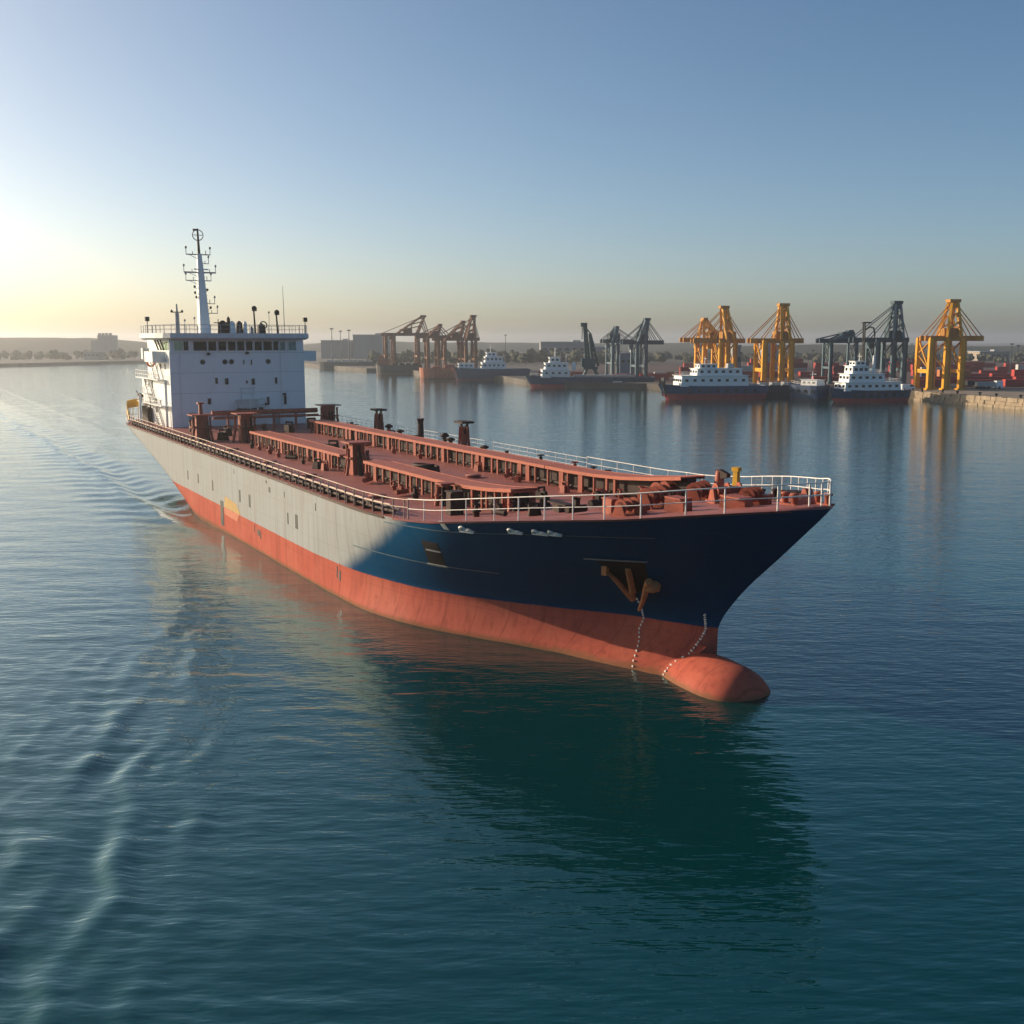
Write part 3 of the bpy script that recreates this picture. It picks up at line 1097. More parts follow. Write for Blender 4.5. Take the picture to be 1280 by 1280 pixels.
# end boxes and clutter of valves along the walkways
vm = []
for q in range(3):
    m = MB()
    if q == 0:
        m.lathe((0, 0, 0), [(.22, 0), (.22, .35), (.34, .36), (.34, .46), (.14, .5), (.14, .8), (.05, .85)], 10)
        m.ring((0, 0, .92), .26, .035, 12, 5)
    elif q == 1:
        m.box((0, 0, .3), (.7, .5, .6), taper=.8)
        m.tube([(-.3, 0, .6), (-.3, 0, .8), (.35, .1, .8), (.5, .1, 0)], .09, 6)
    else:
        m.tube([(0, -.6, .3), (0, .6, .3)], .2, 8)
        m.box((0, 0, .55), (.28, .28, .5))
        m.ring((0, 0, .85), .22, .035, 10, 5)
    vm.append(m)
vfirst = {}


def valve(u, v, q, s=1.0, mat='darksteel'):
    if (q, mat) not in vfirst:
        vfirst[(q, mat)] = o = vm[q].build('deck_valve', M[mat], ship)
    else:
        o = vfirst[(q, mat)].copy()
        COL.objects.link(o)
        o.parent = ship
    o.location = S(u, v, dz(u, v) - .01)
    o.rotation_euler = (0, 0, rnd.uniform(0, 3.1))
    o.scale = (s, s, s)


for u in np.arange(-103, -16, 3.4):
    valve(u + rnd.uniform(-1, 1), rnd.uniform(-11.6, -8.6) * min(1, half(u, sheer(u) - .01, -1) / 13.2), rnd.randrange(3), rnd.uniform(.8, 1.35), rnd.choice(['darksteel', 'darksteel', 'redsteel']))
for u in (-75, -72.5, -68, -64.5, -61, -57.3, -53, -51.4, -41, -36, -33, -30.5, -26.5, -23.6):
    valve(u, 7.3 + rnd.uniform(0, .9), rnd.randrange(3), rnd.uniform(.7, 1.1), rnd.choice(['darksteel', 'redsteel', 'redsteel']))
for u in (-70, -62, -56, -44, -38, -35.5, -28, -24, -21, -17.5, -14.5):
    valve(u, -3.8 + rnd.uniform(-.2, .8), rnd.randrange(3), rnd.uniform(.7, 1.1), rnd.choice(['redsteel', 'redsteel', 'darksteel']))
for (u, v, q, s) in ((-25, .5, 1, 1.1), (-20.2, 3.0, 1, 1.2), (-12, 4, 2, 1.2), (-8.8, 7.6, 2, 1.1), (-14.5, 9.5, 2, .9), (-11.6, 8.8, 1, .9), (-17, 9.8, 0, .9), (-66, 1.8, 1, 1.5), (-63.5, 1.0, 2, 1.7), (-61, 2.2, 2, 1.3),
                     (-90, 2, 2, 1.6), (-93, -2, 1, 1.6), (-92, 6, 1, 1.5), (-95, 3, 2, 1.8), (-86.5, 8, 1, 1.5), (-83, 4.2, 1, 1.4), (-99, -7, 1, 1.6), (-101, 8, 1, 1.7)):
    valve(u, v, q, s)


# manifold towers
def tower(u, v, h, w, seed, post=0.0):
    r_ = random.Random(seed)
    t = empty('manifold_tower')
    t.parent = ship
    z0 = dz(u, v) - .02
    m = MB()
    m.box(S(u, v, z0 + h / 2), (w * .55, w * .55, h))
    m.box(S(u, v, z0 + h + .06), (w * 1.05, w * 1.05, .12))
    m.box(S(u, v, z0 + h * .55), (w * .9, w * .9, .1))
    m.build('tower_frame', M['redsteel'], t)
    for k in range(7):
        a = 2 * math.pi * k / 7 + r_.random()
        x, y = math.cos(a) * w * .48, math.sin(a) * w * .48
        m = MB()
        hh = h * r_.uniform(.7, .98)
        m.tube([S(u + x * 1.25, v + y * 1.25, z0), S(u + x, v + y, z0 + hh * .5), S(u + x, v + y, z0 + hh)], r_.uniform(.10, .19), 8)
        m.ring(S(u + x, v + y, z0 + hh * .6), .24, .05, 10, 5)
        m.build('riser_pipe', M['redsteel'] if k % 3 else M['darksteel'], t)
    if post:
        m = MB()
        m.box(S(u, v, z0 + h + post / 2), (.42, .42, post), taper=.8)
        m.box(S(u, v, z0 + h + post), (.85, .7, .18))
        m.bar(S(u - .3, v, z0 + h + .1), S(u, v, z0 + h + post * .8), .1)
        m.build('tower_post', M['redsteel'], t)
    return t


tower(-47.3, 6.2, 2.75, 2.0, 1)
tower(-87.0, 10.3, 3.0, 2.5, 2, 1.4)
tower(-83.0, 6.2, 3.2, 2.4, 3)
tower(-98.5, -9.2, 3.0, 2.6, 4)
tower(-26.5, 7.5, 1.5, 1.0, 5)
tower(-19.0, 5.7, 1.3, 1.6, 6)
# cross pipe in front of the house
m = MB()
m.tube([S(-99.5, 6, 9.7), S(-99.5, -8.0, 9.7)], .32, 8)
m.tube([S(-99.0, 6, 9.1), S(-99.0, -8.0, 9.1)], .18, 8)
for v in (4, 1, -2, -5):
    m.box(S(-99.3, v, 8.4), (.25, .25, 2.4))
m.build('cross_pipe', M['redsteel'], ship)


# tall hose pedestals on the port side
def pedestal(u, v, h, wt):
    t = empty('hose_pedestal')
    t.parent = ship
    z0 = dz(u, v)
    m = MB()
    for (a, b_) in ((-.28, -.28), (.28, -.28), (.28, .28), (-.28, .28)):
        m.bar(S(u + a * 1.5, v + b_ * 1.5, z0), S(u + a, v + b_, z0 + h * .85), .22)
    m.box(S(u, v, z0 + h * .4), (.5, .5, h * .8))
    m.build('column', M['redsteel'], t)
    m = MB()
    m.box(S(u, v, z0 + h), (wt, wt * .7, .22))
    m.bar(S(u, v, z0 + h * .55), S(u - wt * .45, v, z0 + h), .2)
    m.bar(S(u, v, z0 + h * .55), S(u + wt * .45, v, z0 + h), .2)
    m.build('top_frame', M['darksteel'], t)
    for k in (-1, 1):
        m = MB()
        m.ring(S(u + k * wt * .3, v, z0 + h * .78), .25, .07, 10, 5, 'y')
        m.build('sheave', M['redsteel'], t)


pedestal(-85.5, -11.2, 3.1, 2.0)
pedestal(-61.5, -11.2, 3.1, 2.0)
m = MB()
m.lathe(S(-73.2, -11.4, dz(-73, -11)), [(.4, 0), (.34, 2.0), (.34, 2.5), (.42, 2.52), (.42, 2.75)], 12)
m.build('vent_post', M['darksteel'], ship)
for (u, h) in ((-82.5, 1.5), (-79, 1.1), (-66.5, 1.6), (-65, 1.2), (-57, 1.0)):
    m = MB()
    m.lathe(S(u, -11.3, dz(u, -11)), [(.25, 0), (.22, h * .7), (.45, h * .72), (.5, h * .85), (.2, h)], 10)
    m.build('mushroom_vent', M['darksteel'], ship)

# forecastle fittings
u, v = -14.2, -7.0
z0 = dz(u, v)
t = empty('bow_crane_post')
t.parent = ship
m = MB()
m.lathe(S(u, v, z0), [(.62, 0), (.5, .35), (.36, .9), (.26, 1.75), (.2, 1.85)], 12)
m.build('post', M['redsteel'], t)
m = MB()
m.slab([(u - .2, z0 + 1.35), (u + .2, z0 + 1.3), (u + .95, z0 + 1.5), (u + .95, z0 + 1.72), (u + .1, z0 + 1.95), (u - .25, z0 + 1.9)], -v - .16, -v + .16)
m.build('arm', M['darksteel'], t)
u, v = -12.0, -6.6
z0 = dz(u, v)
m = MB()
m.box(S(u, v, z0 + .9), (.42, .42, 1.8), .3, taper=.75)
m.box(S(u, v, z0 + 1.9), (.5, .4, .26), .3)
m.bar(S(u - .1, v, z0 + 1.85), S(u - .5, v - .1, z0 + 1.75), .12)
m.lathe(S(u, v, z0), [(.5, 0), (.45, .2), (.3, .28)], 12)
m.build('yellow_davit_post', M['yellow'], ship)


def winch(u, v, s, rz=0.0, mat='redsteel'):
    t = empty('windlass')
    t.parent = ship
    z0 = dz(u, v)
    t.location = S(u, v, z0 - .01)
    t.rotation_euler = (0, 0, rz)
    t.scale = (s, s, s)
    m = MB()
    m.box((0, 0, .08), (1.6, 2.4, .16))
    for y in (-1.0, 1.0):
        m.slab([(-.6, .16), (.6, .16), (.25, .95), (-.25, .95)], y - .09, y + .09)
    m.build('bed_frame', M[mat], t)
    m = MB()
    m.tube([(0, -.85, .75), (0, .85, .75)], .36, 14)
    for y in (-.8, 0, .8):
        m.tube([(0, y - .05, .75), (0, y + .05, .75)], .58, 16)
    m.build('drum', M[mat], t)
    m = MB()
    m.box((.85, .55, .4), (.6, .8, .7))
    m.tube([(.85, .95, .5), (.85, 1.5, .5)], .22, 10)
    m.build('motor', M[mat], t)


winch(-16.5, -4.2, 1.0, .2)
winch(-11.0, -2.8, .95, .5)
winch(-6.8, -1.6, .9, -.3)
winch(-7.0, 3.6, .95, .4)
winch(-4.6, 7.0, .7, .3)
winch(-15.5, 1.6, .8, .9)
winch(-2.4, .4, .8, .5)
for (u, v, sx, sy, sz, mt) in ((-20.3, 9.7, 1.0, .9, 1.5, 'darksteel'), (-22.4, 3.3, .9, 1.2, 1.1, 'redsteel'), (-3.2, 4.7, 1.3, .8, .7, 'redsteel'), (-1.0, 2.6, 1.5, .9, .55, 'redsteel'), (-1.8, -2.2, .8, .9, .6, 'darksteel'), (-18.2, -7.0, 1.2, .8, .9, 'darksteel'), (-21.5, -8.0, 1.0, .9, .8, 'darksteel'),
                               (-12.8, 6.2, 2.0, .7, .5, 'darksteel'), (-6.6, 6.7, 1.0, .6, .8, 'redsteel')):
    m = MB()
    z0 = dz(u, v)
    m.box(S(u, v, z0 + sz / 2 - .01), (sx, sy, sz), rnd.uniform(-.4, .4), taper=.94)
    m.box(S(u, v, z0 + sz + .03), (sx * 1.04, sy * 1.04, .08), 0)
    m.build('deck_locker', M[mt], ship)
# round bow hatch
m = MB()
m.lathe(S(.2, -.6, dz(.2)), [(.95, 0), (.95, .35), (.8, .5), (.3, .62), (.05, .64)], 20)
m.build('bow_hatch', M['deck'], ship)
m = MB()
m.slab([(-.5, 0), (.5, 0), (.08, .85), (-.12, .85)], -.25, .25)
o = m.build('chain_stopper', M['redsteel'], ship)
o.location = S(-.5, -1.9, dz(-.5))
# flat hatches on the main deck
for (u, v) in ((-68, -1), (-55, 1), (-40, -1.5), (-30, -.5), (-33, 10), (-48, 10.3), (-60, 10.2), (-74, 10.1)):
    m = MB()
    m.lathe(S(u, v, dz(u, v) - .02), [(.62, 0), (.62, .14), (.68, .15), (.68, .22), (.2, .26)], 18)
    m.build('tank_hatch', M['deck'], ship)

# hoses lying on the deck
def coil(u, v, Rr, n, r_, mat, label):
    m = MB()
    pts = []
    for i in range(n * 18 + 1):
        a = 2 * math.pi * i / 18
        k = Rr * (1 - .16 * (i / (n * 18))) * (1 + .05 * math.sin(i * .7))
        pts.append((k * 1.25 * math.cos(a), k * .8 * math.sin(a), r_ + i / 18 * r_ * 1.55))
    m.tube(pts, r_, 7)
    o = m.build('hose_coil', mat, fix=True)
    w = Matrix.Rotation(math.atan2(FWD[1], FWD[0]), 4, 'Z') @ Vector(S(u, v, 0))
    o.location = (w.x + SHIP[0], w.y + SHIP[1], dz(u, v))
    o.rotation_euler = (0, 0, math.atan2(FWD[1], FWD[0]) + .2)
    tag(o, label, 'hose', 'hoses coiled on the tanker deck')


coil(-43.4, 4.0, 1.05, 4, .15, M['rope'], 'pale pinkish hose coil lying against the red manifold tower')
coil(-39.6, 3.1, 1.15, 5, .16, M['darksteel'], 'dark stacked hose coil on the red deck, forward of the pale coil')
coil(-35.6, 3.4, .9, 2, .16, M['darksteel'], 'flat dark hose coil on the red deck near the walkway')
coil(-59.5, 2.6, 1.1, 2, .16, M['darksteel'], 'flat dark hose coil on the red deck, farthest aft of the coils')

# ---- bridge house
UF = -108.0
house_m = MB()
house_m.box(S(-115.5, 0, 12.4), (15.0, 18.4, 10.2))
house_m.box(S(-115.4, 0, 18.25), (14.6, 18.3, 1.5))
house_m.box(S(-118.6, 0, 10.4), (15.6, 18.9, 6.4))
house = house_m.build('superstructure', M['white'], ship)


def vpx(px):
    return 9.2 - (px - 215.9) / 9.05


def front(px0, px1, z0, z1, name='window', mat='glass', frame=.10, off=.05, proud=.03):
    v0_, v1_ = vpx(px0), vpx(px1)
    m = MB()
    m.box(S(UF + proud, (v0_ + v1_) / 2, (z0 + z1) / 2), (.10 + off, abs(v0_ - v1_), z1 - z0))
    w = m.build(name, M[mat], house)
    if frame:
        m = MB()
        vc_, hw, hh, zc = (v0_ + v1_) / 2, abs(v0_ - v1_) / 2, (z1 - z0) / 2, (z0 + z1) / 2
        for s_ in (-1, 1):
            m.box(S(UF + .03, vc_ + s_ * (hw + frame / 2), zc), (.26, frame, 2 * hh + 2 * frame))
            m.box(S(UF + .025, vc_, zc + s_ * (hh + frame / 2)), (.26, 2 * hw, frame))
        m.build('window_frame', M['white'], house)
    return w


for (a, b_) in ((244.4, 260.5), (262.2, 272), (274.3, 284), (286, 295.5), (297.3, 306.3), (308.2, 316.6), (319, 328.3), (330, 341)):
    front(a, b_, 17.55, 18.78, 'bridge_window', 'glass', .07)
front(221.5, 232.0, 17.6, 18.75, 'bridge_window', 'litglass', .09)
front(232.6, 238.5, 17.6, 18.75, 'bridge_window', 'glass', .05)
front(342.5, 349, 17.55, 18.78, 'bridge_window', 'glass', .05)
front(351, 358, 17.55, 18.78, 'bridge_window', 'tealglass', .06)
front(362, 372, 17.55, 18.78, 'bridge_window', 'tealglass', .08)
for px in (255, 282, 290, 336):
    m = MB()
    m.tube([S(UF - .1, vpx(px), 16.05), S(UF + .05, vpx(px), 16.05)], .30, 14)
    o = m.build('porthole', M['glass'], house)
    m = MB()
    m.ring(S(UF + .02, vpx(px), 16.05), .33, .05, 14, 5, 'x')
    m.build('porthole_rim', M['grey'], house)
for (px, w, z0, z1) in ((270.5, 3.2, 13.1, 13.95), (283, 4.4, 13.0, 13.85), (308, 2.0, 13.1, 13.5), (315.8, 4.2, 12.9, 13.75), (345, 3.0, 13.0, 13.85),
                        (261, 4.0, 10.4, 11.2), (334, 3.2, 10.1, 11.2), (356, 3.2, 10.1, 11.3), (305, 1.4, 15.7, 16.3), (314.5, 1.6, 15.6, 16.3)):
    front(px - w / 2, px + w / 2, z0, z1, 'window', 'glass', .06)
# floodlights and small fittings on the front
for (px, z) in ((309.5, 17.2), (330.5, 10.2), (355, 11.5), (262, 17.1)):
    m = MB()
    m.box(S(UF + .2, vpx(px), z), (.35, .4, .28))
    m.bar(S(UF, vpx(px), z + .2), S(UF + .25, vpx(px), z + .1), .08)
    m.build('floodlight', M['black'], house)
# seams of the front plating
m = MB()
for z in (11.9, 14.6, 17.25):
    m.box(S(UF + .008, 0, z), (.02, 18.3, .035))
m.build('plate_seam', M['grey'], house)
# work platform with rails in front of the house
m = MB()
a, b_ = vpx(290), vpx(325)
m.box(S(UF + .9, (a + b_) / 2, 9.2), (1.8, abs(a - b_), .14))
m.box(S(UF + .7, vpx(307), 10.1), (1.0, 2.6, 1.7))
for v in (a, (a + b_) / 2, b_):
    m.tube([S(UF + 1.75, v, 7.3), S(UF + 1.75, v, 11.0)], .06, 6)
for z in (10.2, 11.0):
    m.tube([S(UF + 1.75, a, z), S(UF + 1.75, b_, z)], .045, 6)
    m.tube([S(UF + 1.75, b_, z), S(UF, b_, z)], .045, 6)
for v in (vpx(300), vpx(315)):
    m.tube([S(UF + .35, v, 10.9), S(UF + .35, v, 12.6)], .05, 6)
for z in (11.7, 12.5):
    m.tube([S(UF + .35, vpx(298), z), S(UF + .35, vpx(318), z)], .045, 6)
m.build('front_platform', paint('greyed_white', (.62, .63, .62), .5, .4, (.3, .28, .26), .2), house)
m = MB()
for k in range(8):
    m.box(S(UF + .9 + rnd.uniform(-.4, .5), a + (b_ - a) * k / 8 - .3, 9.5), (.5, .4, rnd.uniform(.4, .8)))
m.build('platform_gear', M['darksteel'], house)
m = MB()
m.tube([S(UF + .5, vpx(270), 9.0), S(UF + .5, vpx(292), 9.0)], .10, 6)
m.tube([S(UF + .5, vpx(270), 8.6), S(UF + .5, vpx(292), 8.6)], .06, 6)
m.build('front_pipe', M['grey'], house)

# stairs, pipes and deck ledges on the starboard side and front
for z, u0_, u1_ in ((10.2, -108.6, -125.6), (13.65, -110.0, -126.2)):
    m = MB()
    m.box(S((u0_ + u1_) / 2, 9.95, z), (abs(u1_ - u0_), 1.0, .12))
    m.build('side_walkway', M['white'], house)
    m = MB()
    for q in (.55, 1.05):
        m.tube([S(u0_, 10.4, z + q), S(u1_, 10.4, z + q)], .035, 5)
    k = 11
    for j in range(k + 1):
        u = u0_ + (u1_ - u0_) * j / k
        m.tube([S(u, 10.4, z), S(u, 10.4, z + 1.05)], .035, 5)
    m.build('side_railing', M['whiterail'], house)
for (ua, za, ub, zb) in ((-112, 7.3, -116, 10.2), (-117, 10.2, -121, 13.6), (-113, 13.7, -116, 16.2)):
    m = MB()
    for y in (9.6, 10.2):
        m.bar(S(ua, y, za), S(ub, y, zb), .08, .22)
        m.tube([S(ua, y, za + .95), S(ub, y, zb + .95)], .03, 5)
    for j in range(10):
        t = (j + .5) / 10
        m.box(S(ua + (ub - ua) * t, 9.9, za + (zb - za) * t), (.28, .6, .04))
    m.build('stairway', M['grey'], house)
m = MB()
for px in (228, 352):
    m.tube([S(UF + .12, vpx(px), 7.4), S(UF + .12, vpx(px), 17.2)], .06, 6)
m.build('drain_pipe', M['white'], house)
for px in (240, 345):
    m = MB()
    m.box(S(UF + .03, vpx(px), 8.35), (.10, .85, 1.95))
    m.build('door', M['grey'], house)

# starboard side: windows, doors, ledge
for (u, z, w, h) in ((-119, 12.9, .7, 1.3), (-121.5, 12.9, .5, 1.0), (-116.5, 9.9, .8, 1.9), (-113.6, 10.3, .6, 1.0), (-121, 9.8, .7, 1.8), (-124, 12.8, .7, .9)):
    m = MB()
    m.box(S(u, 9.46, z), (w, .08, h))
    m.build('side_window', M['glass'], house)
for (u, z) in ((-111, 15.4), (-114, 15.4)):
    m = MB()
    m.box(S(u, 9.21, z), (.6, .08, .7))
    m.build('side_window', M['glass'], house)
# bridge side glazing
for (u, mt) in ((-109.2, 'litglass'), (-111.0, 'litglass'), (-112.9, 'litglass')):
    m = MB()
    m.box(S(u, 9.17, 18.2), (1.5, .08, 1.1))
    m.build('wing_window', M[mt], house)
    m = MB()
    m.bar(S(u - .95, 9.4, 17.6), S(u - .75, 9.9, 18.95), .14)
    m.build('window_post', M['darksteel'], house)
# bridge wings
for sgn, ww in ((1, 1.7), (-1, 2.6)):
    m = MB()
    m.box(S(-113.3, sgn * (9.2 + ww / 2), 16.15), (5.6, ww, .28))
    m.box(S(-113.3, sgn * (9.2 + ww - .05), 16.85), (5.6, .1, 1.15))
    m.box(S(-110.55, sgn * (9.18 + ww / 2), 16.85), (.1, ww - .1, 1.15))
    m.box(S(-116.05, sgn * (9.18 + ww / 2), 16.85), (.1, ww - .1, 1.15))
    m.build('bridge_wing', M['white'], house)
m = MB()
m.box(S(-116.9, 10.6, 17.1), (1.1, .9, 1.5))
m.build('wing_console', M['white'], house)
m = MB()
m.ring(S(-117.5, 9.8, 15.8), .45, .14, 14, 6, 'x')
m.build('lifebuoy', paint('lifebuoy_red', (.6, .16, .08), .5, .2), house)
m = MB()
m.box(S(-121, 9.9, 11.4), (2.2, 1.0, .15))
for u in (-122, -121, -120):
    m.tube([S(u, 10.35, 11.4), S(u, 10.35, 12.4)], .04, 5)
m.tube([S(-122, 10.35, 12.4), S(-120, 10.35, 12.4)], .04, 5)
m.build('side_platform', M['white'], house)

# bridge roof with rounded overhang
outl = [(-107.0, 9.2), (-106.75, 4), (-106.7, 0), (-106.75, -4), (-107.0, -8.6), (-108.0, -9.7), (-110.5, -10.8), (-114, -11.3), (-119, -11.3), (-119, 10.9), (-114, 10.9), (-110.5, 10.5), (-108.2, 9.9)]
m = MB()
ring0 = [S(u * .985 - 1.75 if False else u, v, 19.02) for u, v in outl]
cx, cv = -113.5, 0
low = [S(cx + (u - cx) * .93, cv + (v - cv) * .955, 18.97) for u, v in outl]
midr = [S(u, v, 19.22) for u, v in outl]
top = [S(cx + (u - cx) * .995, v * .995, 19.86) for u, v in outl]
n = len(outl)
m.add(low + midr + top, [tuple(range(n)), tuple(range(2 * n, 3 * n))] + [(i + r0 * n, (i + 1) % n + r0 * n, (i + 1) % n + r0 * n + n, i + r0 * n + n) for r0 in (0, 1) for i in range(n)])
roof = m.build('bridge_roof', paint('roof_paint', (.60, .62, .64), .5, .25, (.4, .4, .4)), ship)
m = MB()
pts = [S(cx + (u - cx) * .975, v * .975, 19.86) for u, v in outl]
cl_ = pts + [pts[0]]
for q in (.55, 1.1):
    m.tube([(x, y, z + q) for x, y, z in cl_], .035 if q > 1 else .022, 5)
for i in range(n):
    p_, q_ = Vector(cl_[i]), Vector(cl_[i + 1])
    k = max(1, round((q_ - p_).length / 1.5))
    for j in range(k):
        w_ = p_.lerp(q_, j / k)
        m.tube([w_, w_ + Vector((0, 0, 1.1))], .04, 5)
m.build('roof_railing', M['grey'], roof)

# main mast
mast = empty('mast')
mast.parent = ship
mu, mv = -113.0, 3.3


def lean(z):
    return mu - (z - 19.8) * .035, mv + (z - 19.8) * .018


m = MB()
vs, fs = [], []
for (z, a, b_) in ((19.8, .85, .72), (24, .66, .56), (28, .46, .40), (30.6, .30, .27)):
    uu_, vv_ = lean(z)
    for (x, y) in ((-a, -b_), (a, -b_), (a, b_), (-a, b_)):
        vs.append(S(uu_ + x, vv_ + y, z))
for i in range(3):
    for k in range(4):
        fs.append((i * 4 + k, i * 4 + (k + 1) % 4, i * 4 + 4 + (k + 1) % 4, i * 4 + 4 + k))
fs += [(3, 2, 1, 0), (12, 13, 14, 15)]
m.add(vs, fs)
m.build('mast_column', M['white'], mast)
m = MB()
m.tube([S(*lean(30.4), 30.4), S(*lean(33.9), 33.9)], .20, 8, .12)
m.build('topmast', M['black'], mast)
m = MB()
ux, vx = lean(33.1)
m.ring(S(ux, vx, 33.1), .72, .06, 18, 6, 'x')
m.bar(S(ux, vx - .75, 33.1), S(ux, vx + .75, 33.1), .08)
m.bar(S(ux, vx, 33.1), S(ux, vx, 34.0), .1)
m.box(S(ux, vx + .3, 33.8), (.3, .7, .25))
m.build('radio_ring', M['black'], mast)
for (z, va, vb, mt, th) in ((30.5, 1.75, -1.5, 'black', .13), (28.1, 2.2, -2.1, 'grey', .20), (27.0, 2.0, -1.4, 'grey', .12), (29.3, .2, -1.2, 'grey', .1), (23.9, .1, -1.7, 'grey', .10), (22.6, .2, -2.0, 'grey', .1)):
    m = MB()
    ux, vx = lean(z)
    m.bar(S(ux, vx + va, z), S(ux, vx + vb, z), th, th)
    m.bar(S(ux, vx + va * .8, z), S(*lean(z - .7), z - .7), .06)
    for v_ in ((va, vb) if z > 25 else (vb,)):
        m.tube([S(ux, vx + v_, z), S(ux, vx + v_, z + .9)], .045, 5)
        m.lathe(S(ux, vx + v_, z + .75), [(.06, 0), (.14, .05), (.14, .28), (.05, .34)], 8)
    for v_ in (va * .5, vb * .6):
        m.tube([S(ux, vx + v_, z), S(ux, vx + v_, z + rnd.uniform(.3, .7))], .05, 5)
    m.build('crossarm', M[mt], mast)
m = MB()
ux, vx = lean(28.5)
m.box(S(ux + .5, vx, 28.5), (.3, 2.0, .16))
m.tube([S(ux + .5, vx, 28.0), S(ux + .5, vx, 28.5)], .12, 8)
m.build('radar_scanner', M['white'], mast)
m = MB()
for z in np.arange(20.5, 30, .5):
    ux, vx = lean(z)
    m.bar(S(ux + .2, vx - .95 + (z - 20) * .05, z), S(ux - .2, vx - .95 + (z - 20) * .05, z), .05)
for (z, v_) in ((26.0, .9), (25.2, .9), (24.6, .75), (25.6, -.8), (23.2, -1.1)):
    ux, vx = lean(z)
    m.lathe(S(ux, vx + v_, z), [(.05, 0), (.16, .08), (.16, .3), (.05, .36)], 8)
    m.bar(S(ux, vx + v_, z), S(ux, vx, z - .1), .05)
m.build('mast_lamp', M['black'], mast)

# secondary mast and rooftop gear
m = MB()
m.tube([S(-113, 6.9, 19.85), S(-113, 6.9, 22.6)], .34, 8, .28)
m.tube([S(-113, 6.9, 22.6), S(-113, 6.9, 23.8)], .16, 8, .10)
m.build('signal_mast', M['grey'], roof)
m = MB()
m.bar(S(-113, 7.7, 22.7), S(-113, 6.1, 22.7), .13)
m.lathe(S(-113, 7.6, 22.7), [(.12, 0), (.2, .1), (.05, .35)], 8)
m.lathe(S(-113, 6.2, 22.7), [(.12, 0), (.2, .1), (.05, .35)], 8)
m.build('signal_arm', M['black'], roof)
for (v_, h) in ((6.0, 1.6), (5.4, 1.2), (4.7, 1.9), (4.2, 1.0), (-5.7, 2.8), (9.9, 1.2)):
    m = MB()
    m.tube([S(-112.5, v_, 19.85), S(-112.5, v_, 19.85 + h)], .035, 5)
    if h > 1.5:
        m.lathe(S(-112.5, v_, 19.85 + h), [(.05, 0), (.14, .06), (.14, .26), (.05, .32)], 8)
    m.build('aerial', M['grey'], roof)
for (v_, sx, sy, h, mt) in ((1.0, .9, 1.2, 1.55, 'darksteel'), (-.3, 1.0, .8, 1.5, 'white'), (-1.3, .8, .9, 1.5, 'black'), (-2.1, .7, .5, 1.5, 'white'), (.2, .5, .5, 2.1, 'black'), (-4.4, .9, 1.1, 1.2, 'darksteel'), (-3.0, .6, .5, .8, 'grey')):
    m = MB()
    m.box(S(-112, v_, 19.85 + h / 2), (sx, sy, h), taper=.8)
    m.lathe(S(-112, v_, 19.85 + h - .02), [(sy * .32, 0), (sy * .3, .12), (sy * .1, .25)], 10)
    m.build('vent_cowl', M[mt], roof)
m = MB()
m.bar(S(-112, 2.2, 21.3), S(-112, .2, 21.3), .12)
m.tube([S(-112, 1.6, 19.85), S(-112, 1.6, 21.8)], .06, 6)
m.build('roof_frame', M['black'], roof)
for (v_, h) in ((-3.4, 3.3), (-6.6, 2.8)):
    sl = empty('searchlight')
    sl.parent = ship
    m = MB()
    m.tube([S(-111.5, v_, 19.85), S(-111.6, v_ + .1, 19.85 + h)], .15, 8, .11)
    m.build('searchlight_post', M['black'], sl)
    m = MB()
    m.tube([S(-111.95, v_ - .1, 19.95 + h), S(-111.3, v_ + .1, 20.0 + h)], .36, 12)
    m.bar(S(-111.6, v_ + .35, 19.7 + h), S(-111.6, v_ - .35, 19.7 + h), .12)
    m.build('searchlight_head', M['black'], sl)
m = MB()
m.ring(S(-111.6, -4.6, 21.0), .5, .08, 14, 6, 'x')
m.tube([S(-111.6, -4.6, 19.85), S(-111.6, -4.6, 21)], .1, 6)
m.build('direction_finder', M['black'], roof)
m = MB()
m.tube([S(-111.5, -7.6, 19.85), S(-111.5, -7.5, 26.5)], .07, 6, .03)
m.build('whip_antenna', M['grey'], roof)
for (u, v_) in ((-115.5, 10.4), (-110.5, -10.3)):
    m = MB()
    m.tube([S(u, v_, 19.85), S(u, v_, 21.6)], .06, 6)
    m.box(S(u, v_, 21.8), (.5, .55, .6))
    m.build('wing_lamp', M['black'], roof)

# funnel behind the house
m = MB()
m.lathe(S(-123.2, -3.5, 14), [(1.5, 0), (1.5, 3.8), (1.3, 4.0)], 16)
m.build('funnel', M['grey'], ship)

# stern enclosure with a yellow top band
st = empty('stern_enclosure')
st.parent = ship
uu = list(np.linspace(-127.3, -118.5, 16))
m = MB()
A, B_ = [], []
for u in uu:
    v = edge(u, 1, .12)
    hh = 3.1 * math.sin(min(1, (-118.0 - u) / 5.5) * math.pi / 2) ** .6
    A.append(S(u, v, 7.3 + hh * .62))
    B_.append(S(u, v - .1, 7.3 + hh))
m.grid([A, B_], smooth=False)
A2 = [(x, y + .15, z) for x, y, z in A]
B2 = [(x, y + .15, z) for x, y, z in B_]
m.grid([B2, A2], smooth=False)
m.grid([B_, B2], smooth=False)
m.grid([A2, A], smooth=False)
m.build('yellow_band', M['yellow'], st)
m = MB()
for i in range(0, 16, 2):
    x, y, z = B_[i]
    m.tube([S(uu[i], edge(uu[i], 1, .12), 7.3), (x, y, z)], .09, 6)
m.tube([(x, y, 7.3 + (z - 7.3) * .45) for x, y, z in A], .06, 6)
m.build('enclosure_post', M['whiterail'], st)
m = MB()
m.box(S(-122.2, 9.9, 8.4), (5.0, .5, 2.2))
m.build('enclosure_back', M['darksteel'], st)
